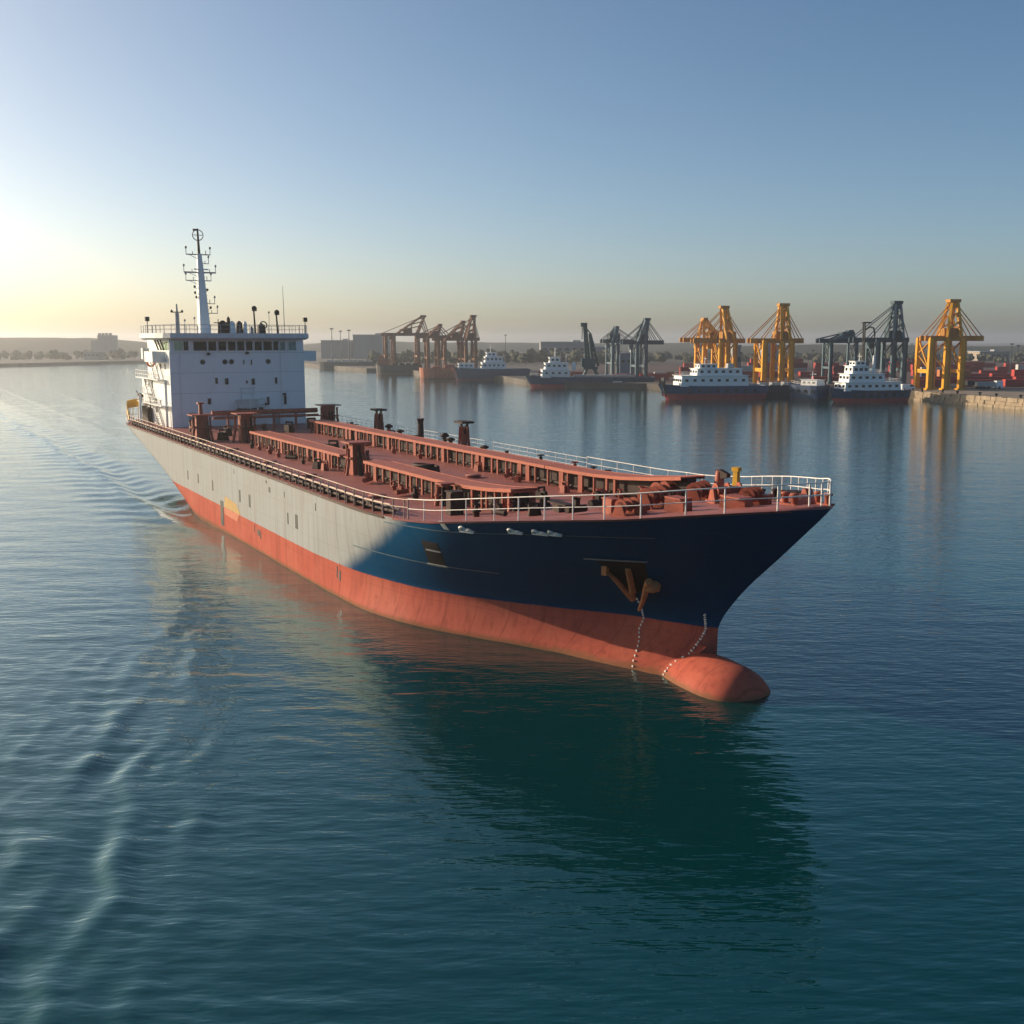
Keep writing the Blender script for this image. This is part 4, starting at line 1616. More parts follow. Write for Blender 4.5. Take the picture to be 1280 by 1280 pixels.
for (u, v) in ((-119.5, 10.95), (-122.6, 10.6)):
    m = MB()
    m.tube([S(u, v, 10.2), S(u, v, 11.4)], .13, 6)
    m.box(S(u, v, 11.2), (.6, .5, .4))
    m.build('stern_fitting', M['darksteel'], st)
m = MB()
m.tube([S(-113.0, 12.3, 7.3), S(-113.0, 12.3, 11.6)], .22, 8, .16)
m.tube([S(-113.0, 12.3, 11.5), S(-111.8, 12.9, 12.2)], .12, 6)
m.build('davit_post', M['white'], ship)

# ---------------------------------------------------------------- quay
quay_m = MB()
QF = [(240, 60), (170, 200), (141, 308), (128.5, 357), (112, 369)]
QI = [(x + 5, y + 4) for x, y in QF]
rows_t = []
qr = random.Random(9)
m = MB()
prev = None
for i in range(len(QF) - 1):
    p_, q_ = Vector(QF[i]), Vector(QF[i + 1])
    L_ = (q_ - p_).length
    n = int(L_ / 2.2)
    d = (q_ - p_).normalized()
    nn = Vector((-d.y, d.x)) if (Vector((-d.y, d.x)).x < 0) else Vector((d.y, -d.x))
    for k in range(n):
        a = p_.lerp(q_, (k + .03) / n)
        b_ = p_.lerp(q_, (k + .97) / n)
        for (z0, z1, o0) in ((-1, .75, 1.2), (.76, 1.75, .75), (1.76, 2.9, .4)):
            o = o0 + qr.uniform(-.12, .18)
            t0_ = qr.uniform(-.08, .08)
            vs = [(a.x + nn.x * o, a.y + nn.y * o, z0), (b_.x + nn.x * o, b_.y + nn.y * o, z0), (b_.x - nn.x * 2, b_.y - nn.y * 2, z0), (a.x - nn.x * 2, a.y - nn.y * 2, z0)]
            vs += [(x, y, z1 + t0_) for x, y, z in vs]
            m.add(vs, [(3, 2, 1, 0), (4, 5, 6, 7), (0, 1, 5, 4), (1, 2, 6, 5), (2, 3, 7, 6), (3, 0, 4, 7)])
stone = paint('quay_stone', (0.36, 0.29, 0.20), 0.85, .6, (.15, .11, .08), .3, (.10, .07, .05), sc=.5, bump=.5)
tag(m.build('quay_wall', stone), 'pale stone block quay wall at the right edge of the harbour', 'wall')
m = MB()
m.prism([(240, 60), (170, 200), (141, 308), (128.5, 357), (113, 368), (126, 382), (160, 372), (260, 360), (400, 240)], 2.0, 2.75)
mq = paint('quay_paving', (0.27, 0.22, 0.17), .85, .5, (.14, .12, .10), sc=.15)
tag(m.build('quay', mq), kind='structure')
m = MB()
m.prism([(108, 396), (160, 384), (420, 372), (800, 640), (800, 900), (60, 800), (20, 520), (60, 440)], 2.0, 2.5)
tag(m.build('yard_paving', paint('yard_asphalt', (.075, .06, .055), .85, .6, (.13, .07, .06), sc=.05)), kind='structure')
for k in range(7):
    m = MB()
    x = 127 + k * 2.4 + (k % 2)
    y = 353 - k * 8.0
    m.lathe((0, 0, 0), [(.35, 0), (.28, .2), (.28, .7), (.5, .8), (.5, 1.0), (.2, 1.1)], 10)
    if k == 0:
        bol = m.build('mooring_bollard', M['black'], loc=(x + 2, y, 2.75))
        o = bol
    else:
        o = copy_part(bol, loc=(x + 2, y, 2.75))
    tag(o, 'black iron mooring bollard on the stone quay edge at right', 'bollard', 'bollards along the right quay')

# ---------------------------------------------------------------- vessels by the quays
def vhull(m, L, Bm, H, rake=.12, sheer_=.25, stern=.9, z0=-.8):
    """a small ship's shell, bow to +x; returns the deck outline"""
    st = [(-.5, stern * .92), (-.46, stern), (-.3, 1.0), (.1, 1.0), (.28, .86), (.40, .55), (.47, .22), (.5, .02)]
    rows = []
    lv_ = [(z0, .55, .80), (0, .86, .90), (H * .45, .96, .95), (H, 1.0, 1.0)]
    for (z, kb, kl) in lv_:
        r_ = []
        for sgn in (1, -1):
            seq = st if sgn > 0 else st[::-1]
            for (x, w) in seq:
                xx = x * L
                if x > 0:
                    xx = x * L * (1 - rake * (1 - z / H) * (x / .5))
                else:
                    xx = x * L * (1 - .05 * (1 - z / H) * (-x / .5))
                zz_ = z + (sheer_ * H * max(0, (x - .1) / .4) ** 2 * (z / H) if z > 0 else 0)
                r_.append((xx, sgn * w * kb * Bm / 2, zz_))
        r_.append(r_[0])
        rows.append(r_)
    m.grid(rows, smooth=False)
    top_ = rows[-1][:-1]
    m.add([(x, y, z - .25) for x, y, z in top_], [tuple(range(len(top_)))])
    return top_


def hullmat(name, top, bot, zl, roughness=.45):
    m_, nt, b = new_mat(name)
    tc = nd(nt, 'ShaderNodeTexCoord')
    sp = nd(nt, 'ShaderNodeSeparateXYZ')
    nt.links.new(tc.outputs['Object'], sp.inputs[0])
    n1 = noise(nt, (1, 1, .2), .9, 5)
    t_ = mixc(nt, mth(nt, 'MULTIPLY', ramp(nt, n1, .4, .7), .5), top, tuple(c * .55 for c in top))
    b_ = mixc(nt, mth(nt, 'MULTIPLY', ramp(nt, n1, .4, .7), .5), bot, tuple(c * .5 for c in bot))
    nt.links.new(mixc(nt, ramp(nt, sp.outputs[2], zl - .04, zl + .04), b_, t_), b.inputs['Base Color'])
    b.inputs['Roughness'].default_value = roughness
    return m_


winmesh = {}


def vwin(parent, x, y, z, w, h, face):
    """one dark window: face 'side' lies in x-z, 'end' in y-z"""
    k = (w, h, face)
    if k not in winmesh:
        m = MB()
        m.box((0, 0, 0), (w, .10, h) if face == 'side' else (.10, w, h))
        winmesh[k] = m
        o = m.build('window', M['glass'], parent)
        winmesh[k] = o.data
    else:
        o = bpy.data.objects.new('window', winmesh[k])
        COL.objects.link(o)
        o.parent = parent
    o.location = (x, y, z)
    return o


def deckhouse(root, tiers, name='deckhouse', mat='white'):
    """tiers: (x0, x1, width, z0, z1, windows on each side, window h)"""
    for (x0, x1, w, z0, z1, nw, wh) in tiers:
        m = MB()
        m.box(((x0 + x1) / 2, 0, (z0 + z1) / 2), (x1 - x0, w, z1 - z0), taper=.97)
        m.box(((x0 + x1) / 2, 0, z1 + .05), (x1 - x0 + .5, w + .5, .12))
        d_ = m.build(name, M[mat], root)
        for sgn in (-1, 1):
            for k in range(nw):
                vwin(d_, x0 + (x1 - x0) * (k + .7) / (nw + .4), sgn * (w / 2 - .02), z0 + (z1 - z0) * .58, min(1.0, (x1 - x0) / nw * .55), wh, 'side')
        ne = max(2, int(w / 2.0))
        for k in range(ne):
            vwin(d_, x1 - .03, -w / 2 + w * (k + .5) / ne, z0 + (z1 - z0) * .58, min(1.1, w / ne * .6), wh, 'end')


def vmast(root, x, z0, h, arms=((.7, 1.4),), mat='white', r_=.16):
    m = MB()
    m.tube([(x, 0, z0), (x, 0, z0 + h)], r_, 8, r_ * .5)
    for (t, w) in arms:
        m.bar((x, -w, z0 + h * t), (x, w, z0 + h * t), .12)
        m.bar((x - w, 0, z0 + h * t), (x + w * .4, 0, z0 + h * t), .10)
    m.build('mast', M[mat], root)


def vrail(root, pts, h=1.0, mat='whiterail'):
    m = MB()
    cl = [Vector(p) for p in pts]
    for q in (.5, 1.0):
        m.tube([p + Vector((0, 0, h * q)) for p in cl], .05, 4)
    for a, b_ in zip(cl[:-1], cl[1:]):
        k = max(1, int((b_ - a).length / 2))
        for j in range(k):
            w_ = a.lerp(b_, j / k)
            m.tube([w_, w_ + Vector((0, 0, h))], .05, 4)
    m.build('railing', M[mat], root)


def fenders(root, L, Bm, z, n):
    f0 = None
    for k in range(n):
        x = -L * .36 + L * .6 * k / (n - 1)
        for sgn in (-1, 1):
            if f0 is None:
                m = MB()
                m.ring((0, 0, 0), .42, .16, 12, 6, 'y')
                f0 = o = m.build('tyre_fender', M['black'], root)
            else:
                o = copy_part(f0, parent=root)
            o.location = (x, sgn * (Bm / 2 * .99 + .1), z)


PI = math.pi
# tug/workboat nearest on the right: stepped white house, black crane mast
ax, ay = at(1090, 503)
v = empty('tug_boat', (ax, ay + 5, 0), PI + .22, 'white stepped tug with a navy hull and black derrick, nearest the stone quay wall', 'tug')
m = MB(); top_ = vhull(m, 26, 8.4, 3.6)
m.build('hull', hullmat('tug_hull', (.008, .045, .12), (.44, .06, .05), 1.2), v)
m = MB(); m.box((0, 0, 0), (23, .3, .3))
for sgn in (-1, 1):
    mm = MB(); mm.bar((-11.5, sgn * 4.25, 3.1), (6, sgn * 4.25, 3.2), .3, .35); mm.build('rubbing_strake', M['black'], v)
deckhouse(v, [(-9.5, 9.6, 7.0, 3.4, 6.0, 8, .75), (-4.0, 8.2, 6.2, 6.0, 8.6, 5, .75), (1.0, 6.8, 5.0, 8.6, 11.0, 3, .9), (2.0, 5.6, 3.6, 11.0, 12.4, 2, .6)])
vmast(v, 3.2, 12.4, 2.6, ((.6, 1.0),))
vrail(v, [(-4, 3.2, 6.1), (-9.3, 3.3, 6.1), (-9.3, -3.3, 6.1), (-4, -3.2, 6.1)])
vrail(v, [(1, 2.9, 8.7), (-3.8, 2.9, 8.7), (-3.8, -2.9, 8.7), (1, -2.9, 8.7)])
m = MB()
m.tube([(-1.2, 1, 8.6), (-1.2, 1, 14.2)], .5, 10, .4)
m.build('funnel', M['white'], v)
dk = empty('derrick'); dk.parent = v
m = MB()
for y in (-.5, .5):
    m.bar((1.8, y, 11.2), (2.2, y, 24.2), .34)
for k in range(9):
    m.bar((1.9 + k * .03, -.5, 12.5 + k * 1.3), (1.9 + k * .03, .5, 13.2 + k * 1.3), .16)
m.box((1.4, 0, 24.2), (2.8, 1.2, .45))
m.build('derrick_tower', M['black'], dk)
m = MB()
m.tube([(-1.2, .3, 14), (-1.4, .3, 21), (-.9, .3, 22.6), (.4, .3, 22.9), (1.9, .3, 22.0)], .26, 8)
m.bar((2.0, 0, 19.5), (5.6, 0, 17.2), .16)
m.build('derrick_jib', M['black'], dk)
fenders(v, 26, 8.4, 2.2, 7)

# small navy workboat left of the tug
ax, ay = at(1012, 502)
v = empty('work_boat', (ax, ay + 4, 0), PI - .9, 'small navy workboat moored end-on at the left of the stepped white tug', 'workboat')
m = MB(); vhull(m, 13, 7, 5.0, rake=.1, sheer_=.1)
m.build('hull', hullmat('workboat_hull', (.008, .035, .10), (.02, .02, .05), .9), v)
deckhouse(v, [(-5.2, .8, 4.0, 4.8, 6.6, 3, .5)])
vrail(v, [(5.5, .8, 5.2), (0, 3.2, 4.9), (-6, 3.1, 4.9)])
fenders(v, 13, 7, 3.2, 4)
vmast(v, -2, 6.6, 2.6)

# broad white-housed vessel in the middle right
ax, ay = at(893, 500)
v = empty('passenger_vessel', (ax, ay + 6, 0), PI + .16, 'navy and red vessel with a long white cabin in front of the leftmost yellow crane', 'vessel')
m = MB(); vhull(m, 36, 10, 4.4, rake=.16, sheer_=.12)
m.build('hull', hullmat('vessel_hull', (.008, .05, .13), (.46, .065, .06), 1.9), v)
deckhouse(v, [(-11.0, 11.6, 8.8, 4.2, 7.6, 8, .8), (-9.0, 6.2, 7.4, 7.6, 9.8, 6, .8), (-1.0, 5.0, 5.0, 9.8, 11.2, 3, .7)])
vrail(v, [(11, 4.2, 7.7), (6.5, 4.2, 7.7)])
vrail(v, [(11, -4.2, 7.7), (6.5, -4.2, 7.7)])
vmast(v, 2.4, 11.2, 2.5)
m = MB(); m.box((-6, 0, 10.6), (2.2, 2.4, 1.6), taper=.85); m.build('funnel', M['grey'], v)
m = MB(); m.box((16.2, 0, 4.9), (.5, 3.4, 4.2), taper=.9); m.bar((15.6, 1.6, 1), (17, 1.6, 6), .5); m.bar((15.6, -1.6, 1), (17, -1.6, 6), .5); m.build('bow_ramp', M['black'], v)
fenders(v, 36, 10, 2.9, 8)

# dark barge moored behind it
ax, ay = at(950, 497)
v = empty('flat_barge', (ax, ay + 5, 0), PI + .12, 'flat dark navy barge moored to the right of the long white cabin vessel', 'barge')
m = MB(); vhull(m, 30, 9, 4.0, rake=.05, sheer_=0)
m.build('hull', hullmat('barge_hull', (.008, .016, .035), (.012, .012, .02), .8), v)
m = MB()
for k in range(5):
    m.box((-10 + k * 4.2, qr.uniform(-1, 1), 4.3), (2.6, 3, qr.uniform(.8, 1.6)))
m.build('deck_cargo', M['grey'], v)
vrail(v, [(13, 3.5, 3.9), (-13, 4.2, 3.9)])

# navy coaster with the luffing crane
ax, ay = at(738, 485)
v = empty('coaster_ship', (ax, ay + 6, 0), PI + .06, 'navy coaster with a white wheelhouse near its bow beside the dark luffing crane', 'ship')
m = MB(); vhull(m, 52, 11, 4.2, rake=.10, sheer_=.18)
m.build('hull', hullmat('coaster_hull', (.008, .045, .11), (.42, .06, .055), 1.4), v)
deckhouse(v, [(8.2, 19.5, 8.6, 4.0, 7.2, 4, .7), (9.0, 18.2, 7.2, 7.2, 9.8, 4, .8), (12.0, 16.4, 5.0, 9.8, 12.0, 2, .8)])
vmast(v, 14, 12, 4.0, ((.5, 1.6), (.85, 1.0)))
vmast(v, 9.5, 9.8, 3.5)
m = MB(); m.box((-6, 0, 4.3), (24, 8, 1.3)); m.build('hatch_cover', M['grey'], v)
vrail(v, [(24, 1.5, 4.8), (19, 4.2, 4.4), (8, 5.2, 4.2)])
m = MB(); m.lathe((6.5, 1.5, 7), [(.8, 0), (.8, 3), (.6, 3.1)], 10); m.build('funnel', M['white'], v)

# white speedboat drawn up by it
ax, ay = at(760, 487)
v = empty('motor_launch', (ax + 5, ay + 13.5, 0), PI, 'small white motor launch moored behind the navy coaster', 'launch')
m = MB(); vhull(m, 9, 3, 1.3)
m.build('hull', hullmat('launch_hull', (.7, .7, .68), (.3, .3, .3), .2), v)
deckhouse(v, [(-1.5, 1.8, 2.2, 1.2, 2.5, 2, .5)])

# navy ship with a white house, red bow
ax, ay = at(613, 476)
v = empty('cargo_ship', (ax, ay + 8, 0), PI + .12, 'navy cargo ship with a red bow and white house right of the brown cranes', 'ship')
m = MB(); vhull(m, 37, 10, 5.4, rake=.12, sheer_=.2)
m.build('hull', hullmat('cargo_hull', (.012, .05, .12), (.20, .05, .06), .8), v)
m = MB(); m.slab([(13.6, 0), (14.9, 0), (18.7, 6.1), (16.6, 5.9)], -1.2, 1.2); m.build('bow_plate', paint('faded_red', (.48, .12, .07), .5, .3), v)
deckhouse(v, [(-7, 4.5, 8.4, 5.2, 8.4, 5, .8), (-5.5, 3.0, 7, 8.4, 11.0, 4, .9), (-2.5, 2.2, 5, 11, 13, 2, .8)])
deckhouse(v, [(8, 15.5, 5, 5.4, 8.0, 3, .6)], 'forward_house')
vmast(v, 0, 13, 4, ((.6, 1.5),))

# orange-red barge under the brown cranes
ax, ay = at(547, 474)
v = empty('orange_barge', (ax, ay + 7, 0), PI + .1, 'orange-red flat barge with a dark stern below the brown cranes', 'barge')
m = MB(); vhull(m, 19, 9, 5.2, rake=.06, sheer_=.05)
m.build('hull', hullmat('orange_hull', (.52, .15, .07), (.30, .08, .05), .6), v)
m = MB(); m.box((-5.5, 0, 6.0), (5, 5, 1.8)); m.box((1, 0, 5.6), (4, 6, 1.0)); m.build('deck_cargo', M['redsteel'], v)
vmast(v, -2, 5.2, 4)
ax, ay = at(497, 468)
v = empty('red_barge', (ax, ay + 8, 0), PI + .06, 'dark barge with a rusty red bow house, leftmost below the brown cranes', 'barge')
m = MB(); vhull(m, 26, 10, 5.0, rake=.05, sheer_=.1)
m.build('hull', hullmat('red_barge_hull', (.05, .045, .05), (.12, .06, .05), .6), v)
m = MB(); m.box((8.5, 0, 6.6), (6.5, 7, 3.6), taper=.9); m.box((9.5, 0, 9.2), (3.2, 4, 1.8), taper=.85); m.build('bow_house', paint('rusty_red', (.40, .11, .06), .6, .4), v)
m = MB()
for k in range(4):
    m.box((-9 + k * 3.6, 0, 5.4), (2.6, 5, 1.2))
m.build('deck_cargo', M['darksteel'], v)
ax, ay = at(432, 462)
v = empty('long_barge', (ax, ay + 9, 0), PI + .02, 'long low grey barge lying left of the brown cranes in the haze', 'barge')
m = MB(); vhull(m, 38, 11, 4.6, rake=.05, sheer_=.05)
m.build('hull', hullmat('long_barge_hull', (.04, .05, .06), (.05, .05, .05), .5), v)
m = MB()
for k in range(6):
    m.box((-14 + k * 5, 0, 5.2), (3.6, 6, qr.uniform(1.2, 2.8)))
m.build('deck_cargo', M['grey'], v)

# ---------------------------------------------------------------- cranes
M['cy'] = paint('crane_yellow', (0.68, 0.33, 0.015), 0.5, .45, (.34, .16, .03), .35, (.25, .10, .03), sc=.3)
M['cyd'] = paint('crane_ochre', (0.44, 0.21, 0.03), 0.55, .5, (.18, .08, .03), .3, sc=.3)
M['cg'] = paint('crane_bluegrey', (0.09, 0.155, 0.19), 0.5, .4, (.07, .085, .09), .2, sc=.3)
M['cgd'] = paint('crane_dark_grey', (0.04, 0.075, 0.095), 0.5, .4, sc=.3)
M['cb'] = paint('crane_brown', (0.26, 0.12, 0.06), 0.6, .5, (.10, .05, .03), .3, sc=.3)
M['cbd'] = paint('crane_dark_brown', (0.17, 0.075, 0.04), 0.6, .4, sc=.3)
M['cteal'] = paint('crane_teal', (0.02, 0.062, 0.078), 0.5, .4, sc=.3)


def gantry(Y, pl, pr, yb, apx, apy, legs, ybase, mats, label, rz=0.0, dep=9.0, lw=1.5, top_w=2.2, group=None, cat='crane', zb=2.3, extra=True):
    """a quay crane at distance Y, laid out from the photo's pixel columns at that distance"""
    xl, zbm = up(pl, yb, Y)
    xr, _ = up(pr, yb, Y)
    xa, za = up(apx, apy, Y)
    lw *= .82
    lx = [up(q, yb, Y)[0] for q in legs]
    x0 = sum(lx) / len(lx)
    c = empty('gantry_crane', (x0, Y, zb), rz, label, cat, group)
    zbm -= zb; za -= zb; xl -= x0; xr -= x0; xa -= x0
    lx = [q - x0 for q in lx]
    ma, md = mats
    for q in lx:
        for y in (-dep / 2, dep / 2):
            m = MB()
            m.box((q, y, zbm / 2), (lw, lw, zbm), taper=.85)
            m.box((q, y, .5), (lw * 1.7, lw * 1.5, 1.0))
            m.build('leg', M[ma], c)
    for q in (lx[0], lx[-1]):
        m = MB()
        m.bar((q, -dep / 2, zbm * .38), (q, dep / 2, zbm * .38), lw * .6, lw * .8)
        m.bar((q, -dep / 2, zbm * .38), (q, dep / 2, zbm * .98), lw * .3)
        m.build('portal_beam', M[ma], c)
    bw = 1.7
    for y in (-1.8, 1.8):
        m = MB()
        m.bar((xl, y, zbm), (xr, y, zbm), .8, bw)
        m.build('boom', M[md], c)
    m = MB()
    k = max(4, int((xr - xl) / 3))
    for j in range(k):
        a = xl + (xr - xl) * j / k
        b_ = xl + (xr - xl) * (j + 1) / k
        m.bar((a, -1.4, zbm + .1), (b_, 1.4, zbm + .1), .3)
    for y in (-dep / 2, dep / 2):
        m.bar((lx[0] - .5, y, zbm - .2), (lx[-1] + .5, y, zbm - .2), .9, 1.2)
    m.build('boom_bracing', M[md], c)
    for q in lx:                                  # diagonal braces and a service ladder on each leg pair
        m = MB()
        m.bar((q, -dep / 2, zbm * .40), (q, dep / 2, zbm * .70), lw * .28)
        m.bar((q, dep / 2, zbm * .70), (q, -dep / 2, zbm * .97), lw * .28)
        m.bar((q + lw * .6, -dep / 2 - lw * .5, 0), (q + lw * .5, -dep / 2 - lw * .5, zbm), .18, .5)
        m.build('leg_brace', M[md], c)
    # apex frame: inclined posts up from the legs
    base = sorted(lx)[-2:] if len(lx) > 2 else lx
    for y in (-1, 1):
        m = MB()
        m.bar((base[0] + (xa - base[0]) * .1, y * dep / 2 * .8, zbm), (xa - top_w * .30, y * 1.0, za), .85)
        m.bar((base[-1], y * dep / 2 * .8, zbm), (xa + top_w * .30, y * 1.0, za), .85)
        for t in (.25, .5, .75):
            pa = Vector((base[0], y * dep / 2 * .8, zbm)).lerp(Vector((xa - top_w * .3, y, za)), t)
            pb = Vector((base[-1], y * dep / 2 * .8, zbm)).lerp(Vector((xa + top_w * .3, y, za)), min(1, t + .2))
            m.bar(pa, pb, .5)
        m.build('apex_post', M[ma], c)
    m = MB()
    m.box((xa, 0, za), (top_w * 1.25, 3.2, 1.0))
    for t in (.3, .6, .85):
        z = zbm + (za - zbm) * t
        m.bar((xa * t + base[-1] * (1 - t), -dep * .4 * (1 - t) - 1, z), (xa * t + base[-1] * (1 - t), dep * .4 * (1 - t) + 1, z), .6)
    m.build('apex_head', M[md], c)
    for y in (-1.6, 1.6):
        for (f_, t) in ((1.0, .97), (.62, .80), (.30, .62)):
            for xe in (xl, xr):
                if abs(xe - xa) < 3:
                    continue
                s0 = Vector((xa, y * .6, za)).lerp(Vector((base[0] if xe < xa else base[-1], y, zbm)), 1 - t)
                m = MB()
                m.bar(s0, (xa + (xe - xa) * f_ * .95, y, zbm + .8), .26)
                m.build('stay', M[md], c)
    if extra:
        m = MB()
        m.box((lx[-1] * .5, 0, zbm + 2.0), (5.0, 4.2, 2.6))
        m.build('machinery_house', M[md], c)
        m = MB()
        m.box((xl * .45, 0, zbm - 1.9), (1.8, 1.8, 2.0), taper=.9)
        m.build('cab', M[ma], c)
    return c


YG = ('cy', 'cyd')
g1 = 'yellow quay cranes'
gantry(428, 850, 905, 425, 880, 399, (875, 899), 455, YG, 'small yellow crane half hidden behind the left of the taller yellow pair', .2, 8, 1.7, 1.4, g1)
gantry(412, 864, 930, 426, 905, 384, (896, 905, 914), 460, YG, 'yellow crane with a tall braced tower standing behind the white cabin vessel', .12, 9, 1.5, 2.6, g1)
gantry(398, 935, 1003, 426, 979.5, 381, (950, 972, 984), 470, YG, 'yellow crane above the dark barge with its stays spread wide, middle of the yellow ones', .1, 9, 1.9, 3.0, g1)
gantry(372, 1152, 1228, 423, 1192.5, 376, (1155.5, 1176, 1196), 482, YG, 'yellow crane rising from the red containers, farthest right of all cranes', .1, 9, 1.9, 3.0, g1)
BG = ('cg', 'cgd')
g2 = 'blue-grey quay cranes'
gantry(520, 751, 795, 426.5, 770.5, 409, (762, 768.5), 456, BG, 'smaller blue-grey crane immediately right of the dark luffing crane', .25, 8, 1.3, 1.4, g2)
gantry(470, 776, 829, 428, 809, 399, (793, 804), 460, BG, 'blue-grey crane with a leaning tower, left of the yellow cranes', .15, 8, 1.4, 2.0, g2)
gantry(430, 1021, 1072, 426, 1063, 414, (1034, 1066), 466, BG, 'low blue-grey crane with a long flat boom behind the stepped white tug', .1, 7, 1.2, 1.4, g2)
gantry(396, 1062, 1134, 425, 1121.5, 378, (1090, 1111, 1125), 470, BG, 'blue-grey crane with a brownish tower top, between the tug and the rightmost yellow crane', .1, 8, 1.7, 2.6, g2)
BR = ('cb', 'cbd')
g3 = 'brown quay cranes'
gantry(640, 476, 536, 418, 529, 395, (481, 491, 521), 463, BR, 'brown crane with a long boom reaching left, leftmost of the brown cluster', .2, 12, 1.7, 2.6, g3)
gantry(620, 519, 563, 421, 550, 406, (533, 546), 460, BR, 'low brown crane second from the left in the brown cluster', .2, 11, 1.7, 1.8, g3)
gantry(610, 540, 592, 424, 579, 402, (554, 575), 460, BR, 'brown crane with a narrow raked tower, third in the brown cluster', .2, 11, 1.7, 1.8, g3)
gantry(600, 556, 599, 424, 591.5, 395, (580, 592), 460, BR, 'brown crane with the tallest tower at the right end of the brown cluster', .2, 11, 1.7, 2.6, g3)

# luffing crane
Y = 462
x0, _ = up(738, 440, Y)
c = empty('luffing_crane', (x0, Y, 2.3), 0, 'dark teal luffing crane with a near vertical jib, above the navy coaster', 'crane')
H = lambda px, py: (up(px, py, Y)[0] - x0, up(px, py, Y)[1] - 2.3)
m = MB()
for (px) in (726, 750):
    for y in (-3, 3):
        a, z = H(px, 462), 0
        m.bar((a[0], y, 0), (H(738, 455)[0] + (1.5 if px > 738 else -1.5), y * .6, 5.0), 1.0)
m.box((0, 0, 5.2), (6, 5, 1.0))
m.build('portal', M['cteal'], c)
m = MB()
m.box((H(735, 450)[0], 0, 7.4), (5.5, 4.4, 3.4))
m.build('machinery_house', M['cteal'], c)
m = MB()
a, b_ = H(745, 452), H(737.5, 417)
for y in (-1.2, 1.2):
    m.bar((H(748, 452)[0], y, 6), (H(738, 417)[0], y * .6, H(738, 417)[1]), .8)
    m.bar((H(741, 452)[0], y, 6), (H(737, 417)[0], y * .6, H(737, 417)[1]), .8)
for k in range(6):
    t = k / 6
    z = 7 + (H(738, 417)[1] - 7) * t
    m.bar((H(748 - 10 * t, 440)[0], -1.1, z), (H(741 - 4 * t, 440)[0], 1.1, z + 2), .4)
m.build('tower', M['cteal'], c)
m = MB()
for y in (-.8, .8):
    m.bar((H(733, 452)[0], y, 6.5), (H(730, 406)[0], y * .5, H(730, 406)[1]), .7)
    m.bar((H(737, 452)[0], y, 6.5), (H(732.5, 406)[0], y * .5, H(732.5, 406)[1]), .7)
for k in range(9):
    t = k / 9
    z = 7 + (H(730, 406)[1] - 7) * t
    m.bar((H(733 - 3 * t, 440)[0], -.7, z), (H(737 - 4.5 * t, 440)[0], .7, z + 1.6), .35)
m.box((H(730, 407)[0], 0, H(730, 406)[1]), (2.6, 1.4, 1.6))
m.build('jib', M['cteal'], c)
m = MB()
m.bar((H(732, 408)[0], 0, H(732, 409)[1]), (H(738, 417)[0], 0, H(738, 417)[1]), .5)
m.bar((H(728, 408)[0], 0, H(728, 409)[1]), (H(727.5, 424)[0], 0, H(727.5, 424)[1]), .3)
m.build('tie_bar', M['cteal'], c)

# ---------------------------------------------------------------- warehouses and distant buildings
def warehouse(p0, p1, ytop, Y, dep, mat, label, name='warehouse', nwin=0, pitched=0.0):
    xl, zt_ = up(p0, ytop, Y)
    xr, _ = up(p1, ytop, Y)
    w, h = xr - xl, zt_ - 2.2
    c = empty(name, ((xl + xr) / 2, Y + dep / 2, 2.2), 0, label, 'building')
    m = MB()
    m.box((0, 0, h / 2), (w, dep, h))
    m.build('wall', mat, c)
    m = MB()
    if pitched:
        m.slab([(-w / 2 - .6, h), (w / 2 + .6, h), (0, h + pitched)], -dep / 2 - .6, dep / 2 + .6)
    else:
        m.box((0, 0, h + .3), (w + .8, dep + .8, .6))
        m.box((w * .2, 0, h + 1.1), (w * .15, dep * .3, 1.4))
    m.build('roof', M['grey'], c)
    for k in range(nwin):
        m = MB()
        m.box((-w / 2 + w * (k + .5) / nwin, -dep / 2 - .02, h * .62), (w / nwin * .5, .12, h * .14))
        m.build('window', M['glass'], c)
    return c


wa = paint('pale_cladding', (.22, .245, .26), .7, .3, sc=.1)
wb = paint('grey_cladding', (.22, .24, .26), .7, .3, sc=.1)
wc = paint('blue_cladding', (.10, .15, .21), .7, .3, sc=.1)
wd_ = paint('tan_wall', (.34, .29, .24), .8, .3, sc=.1)
warehouse(401, 440, 426, 1010, 40, wa, 'pale warehouse block in the haze just right of the bridge house')
warehouse(441, 482, 419, 1000, 40, wa, 'taller pale warehouse block left of the brown cranes')
warehouse(676, 742, 428, 900, 50, wb, 'long grey flat roofed warehouse behind the dark luffing crane', nwin=7)
warehouse(775, 798, 442, 560, 14, wc, 'small blue shed between the two blue-grey cranes on the left', nwin=3)
warehouse(740, 775, 434, 880, 40, wb, 'low grey shed continuing right of the long warehouse', nwin=4)
warehouse(918, 926, 433, 470, 8, wa, 'narrow white control tower beside the leftmost yellow cranes', 'control_tower', 2)
warehouse(955, 972, 432, 640, 16, wb, 'grey gabled shed seen between the legs of the middle yellow crane', nwin=2, pitched=3)
warehouse(1225, 1262, 440, 900, 24, wd_, 'tan yard building far right behind the containers', nwin=4)
# crenellated building on the left hill
xl, zt_ = up(121, 419, 1180)
xr, _ = up(139, 419, 1180)
c = empty('hilltop_building', ((xl + xr) / 2, 1190, 2.0), 0, 'blocky crenellated building on the hazy left hill', 'building')
w, h = xr - xl, zt_ - 2.0
m = MB(); m.box((0, 0, h / 2), (w, 18, h)); m.box((-w * .75, 2, h * .38), (w * .6, 14, h * .76)); m.build('wall', wb, c)
m = MB()
for k in range(4):
    m.box((-w / 2 + w * (k + .5) / 4, -7, h + 1.1), (w / 7, 3, 2.2))
m.build('battlement', wb, c)
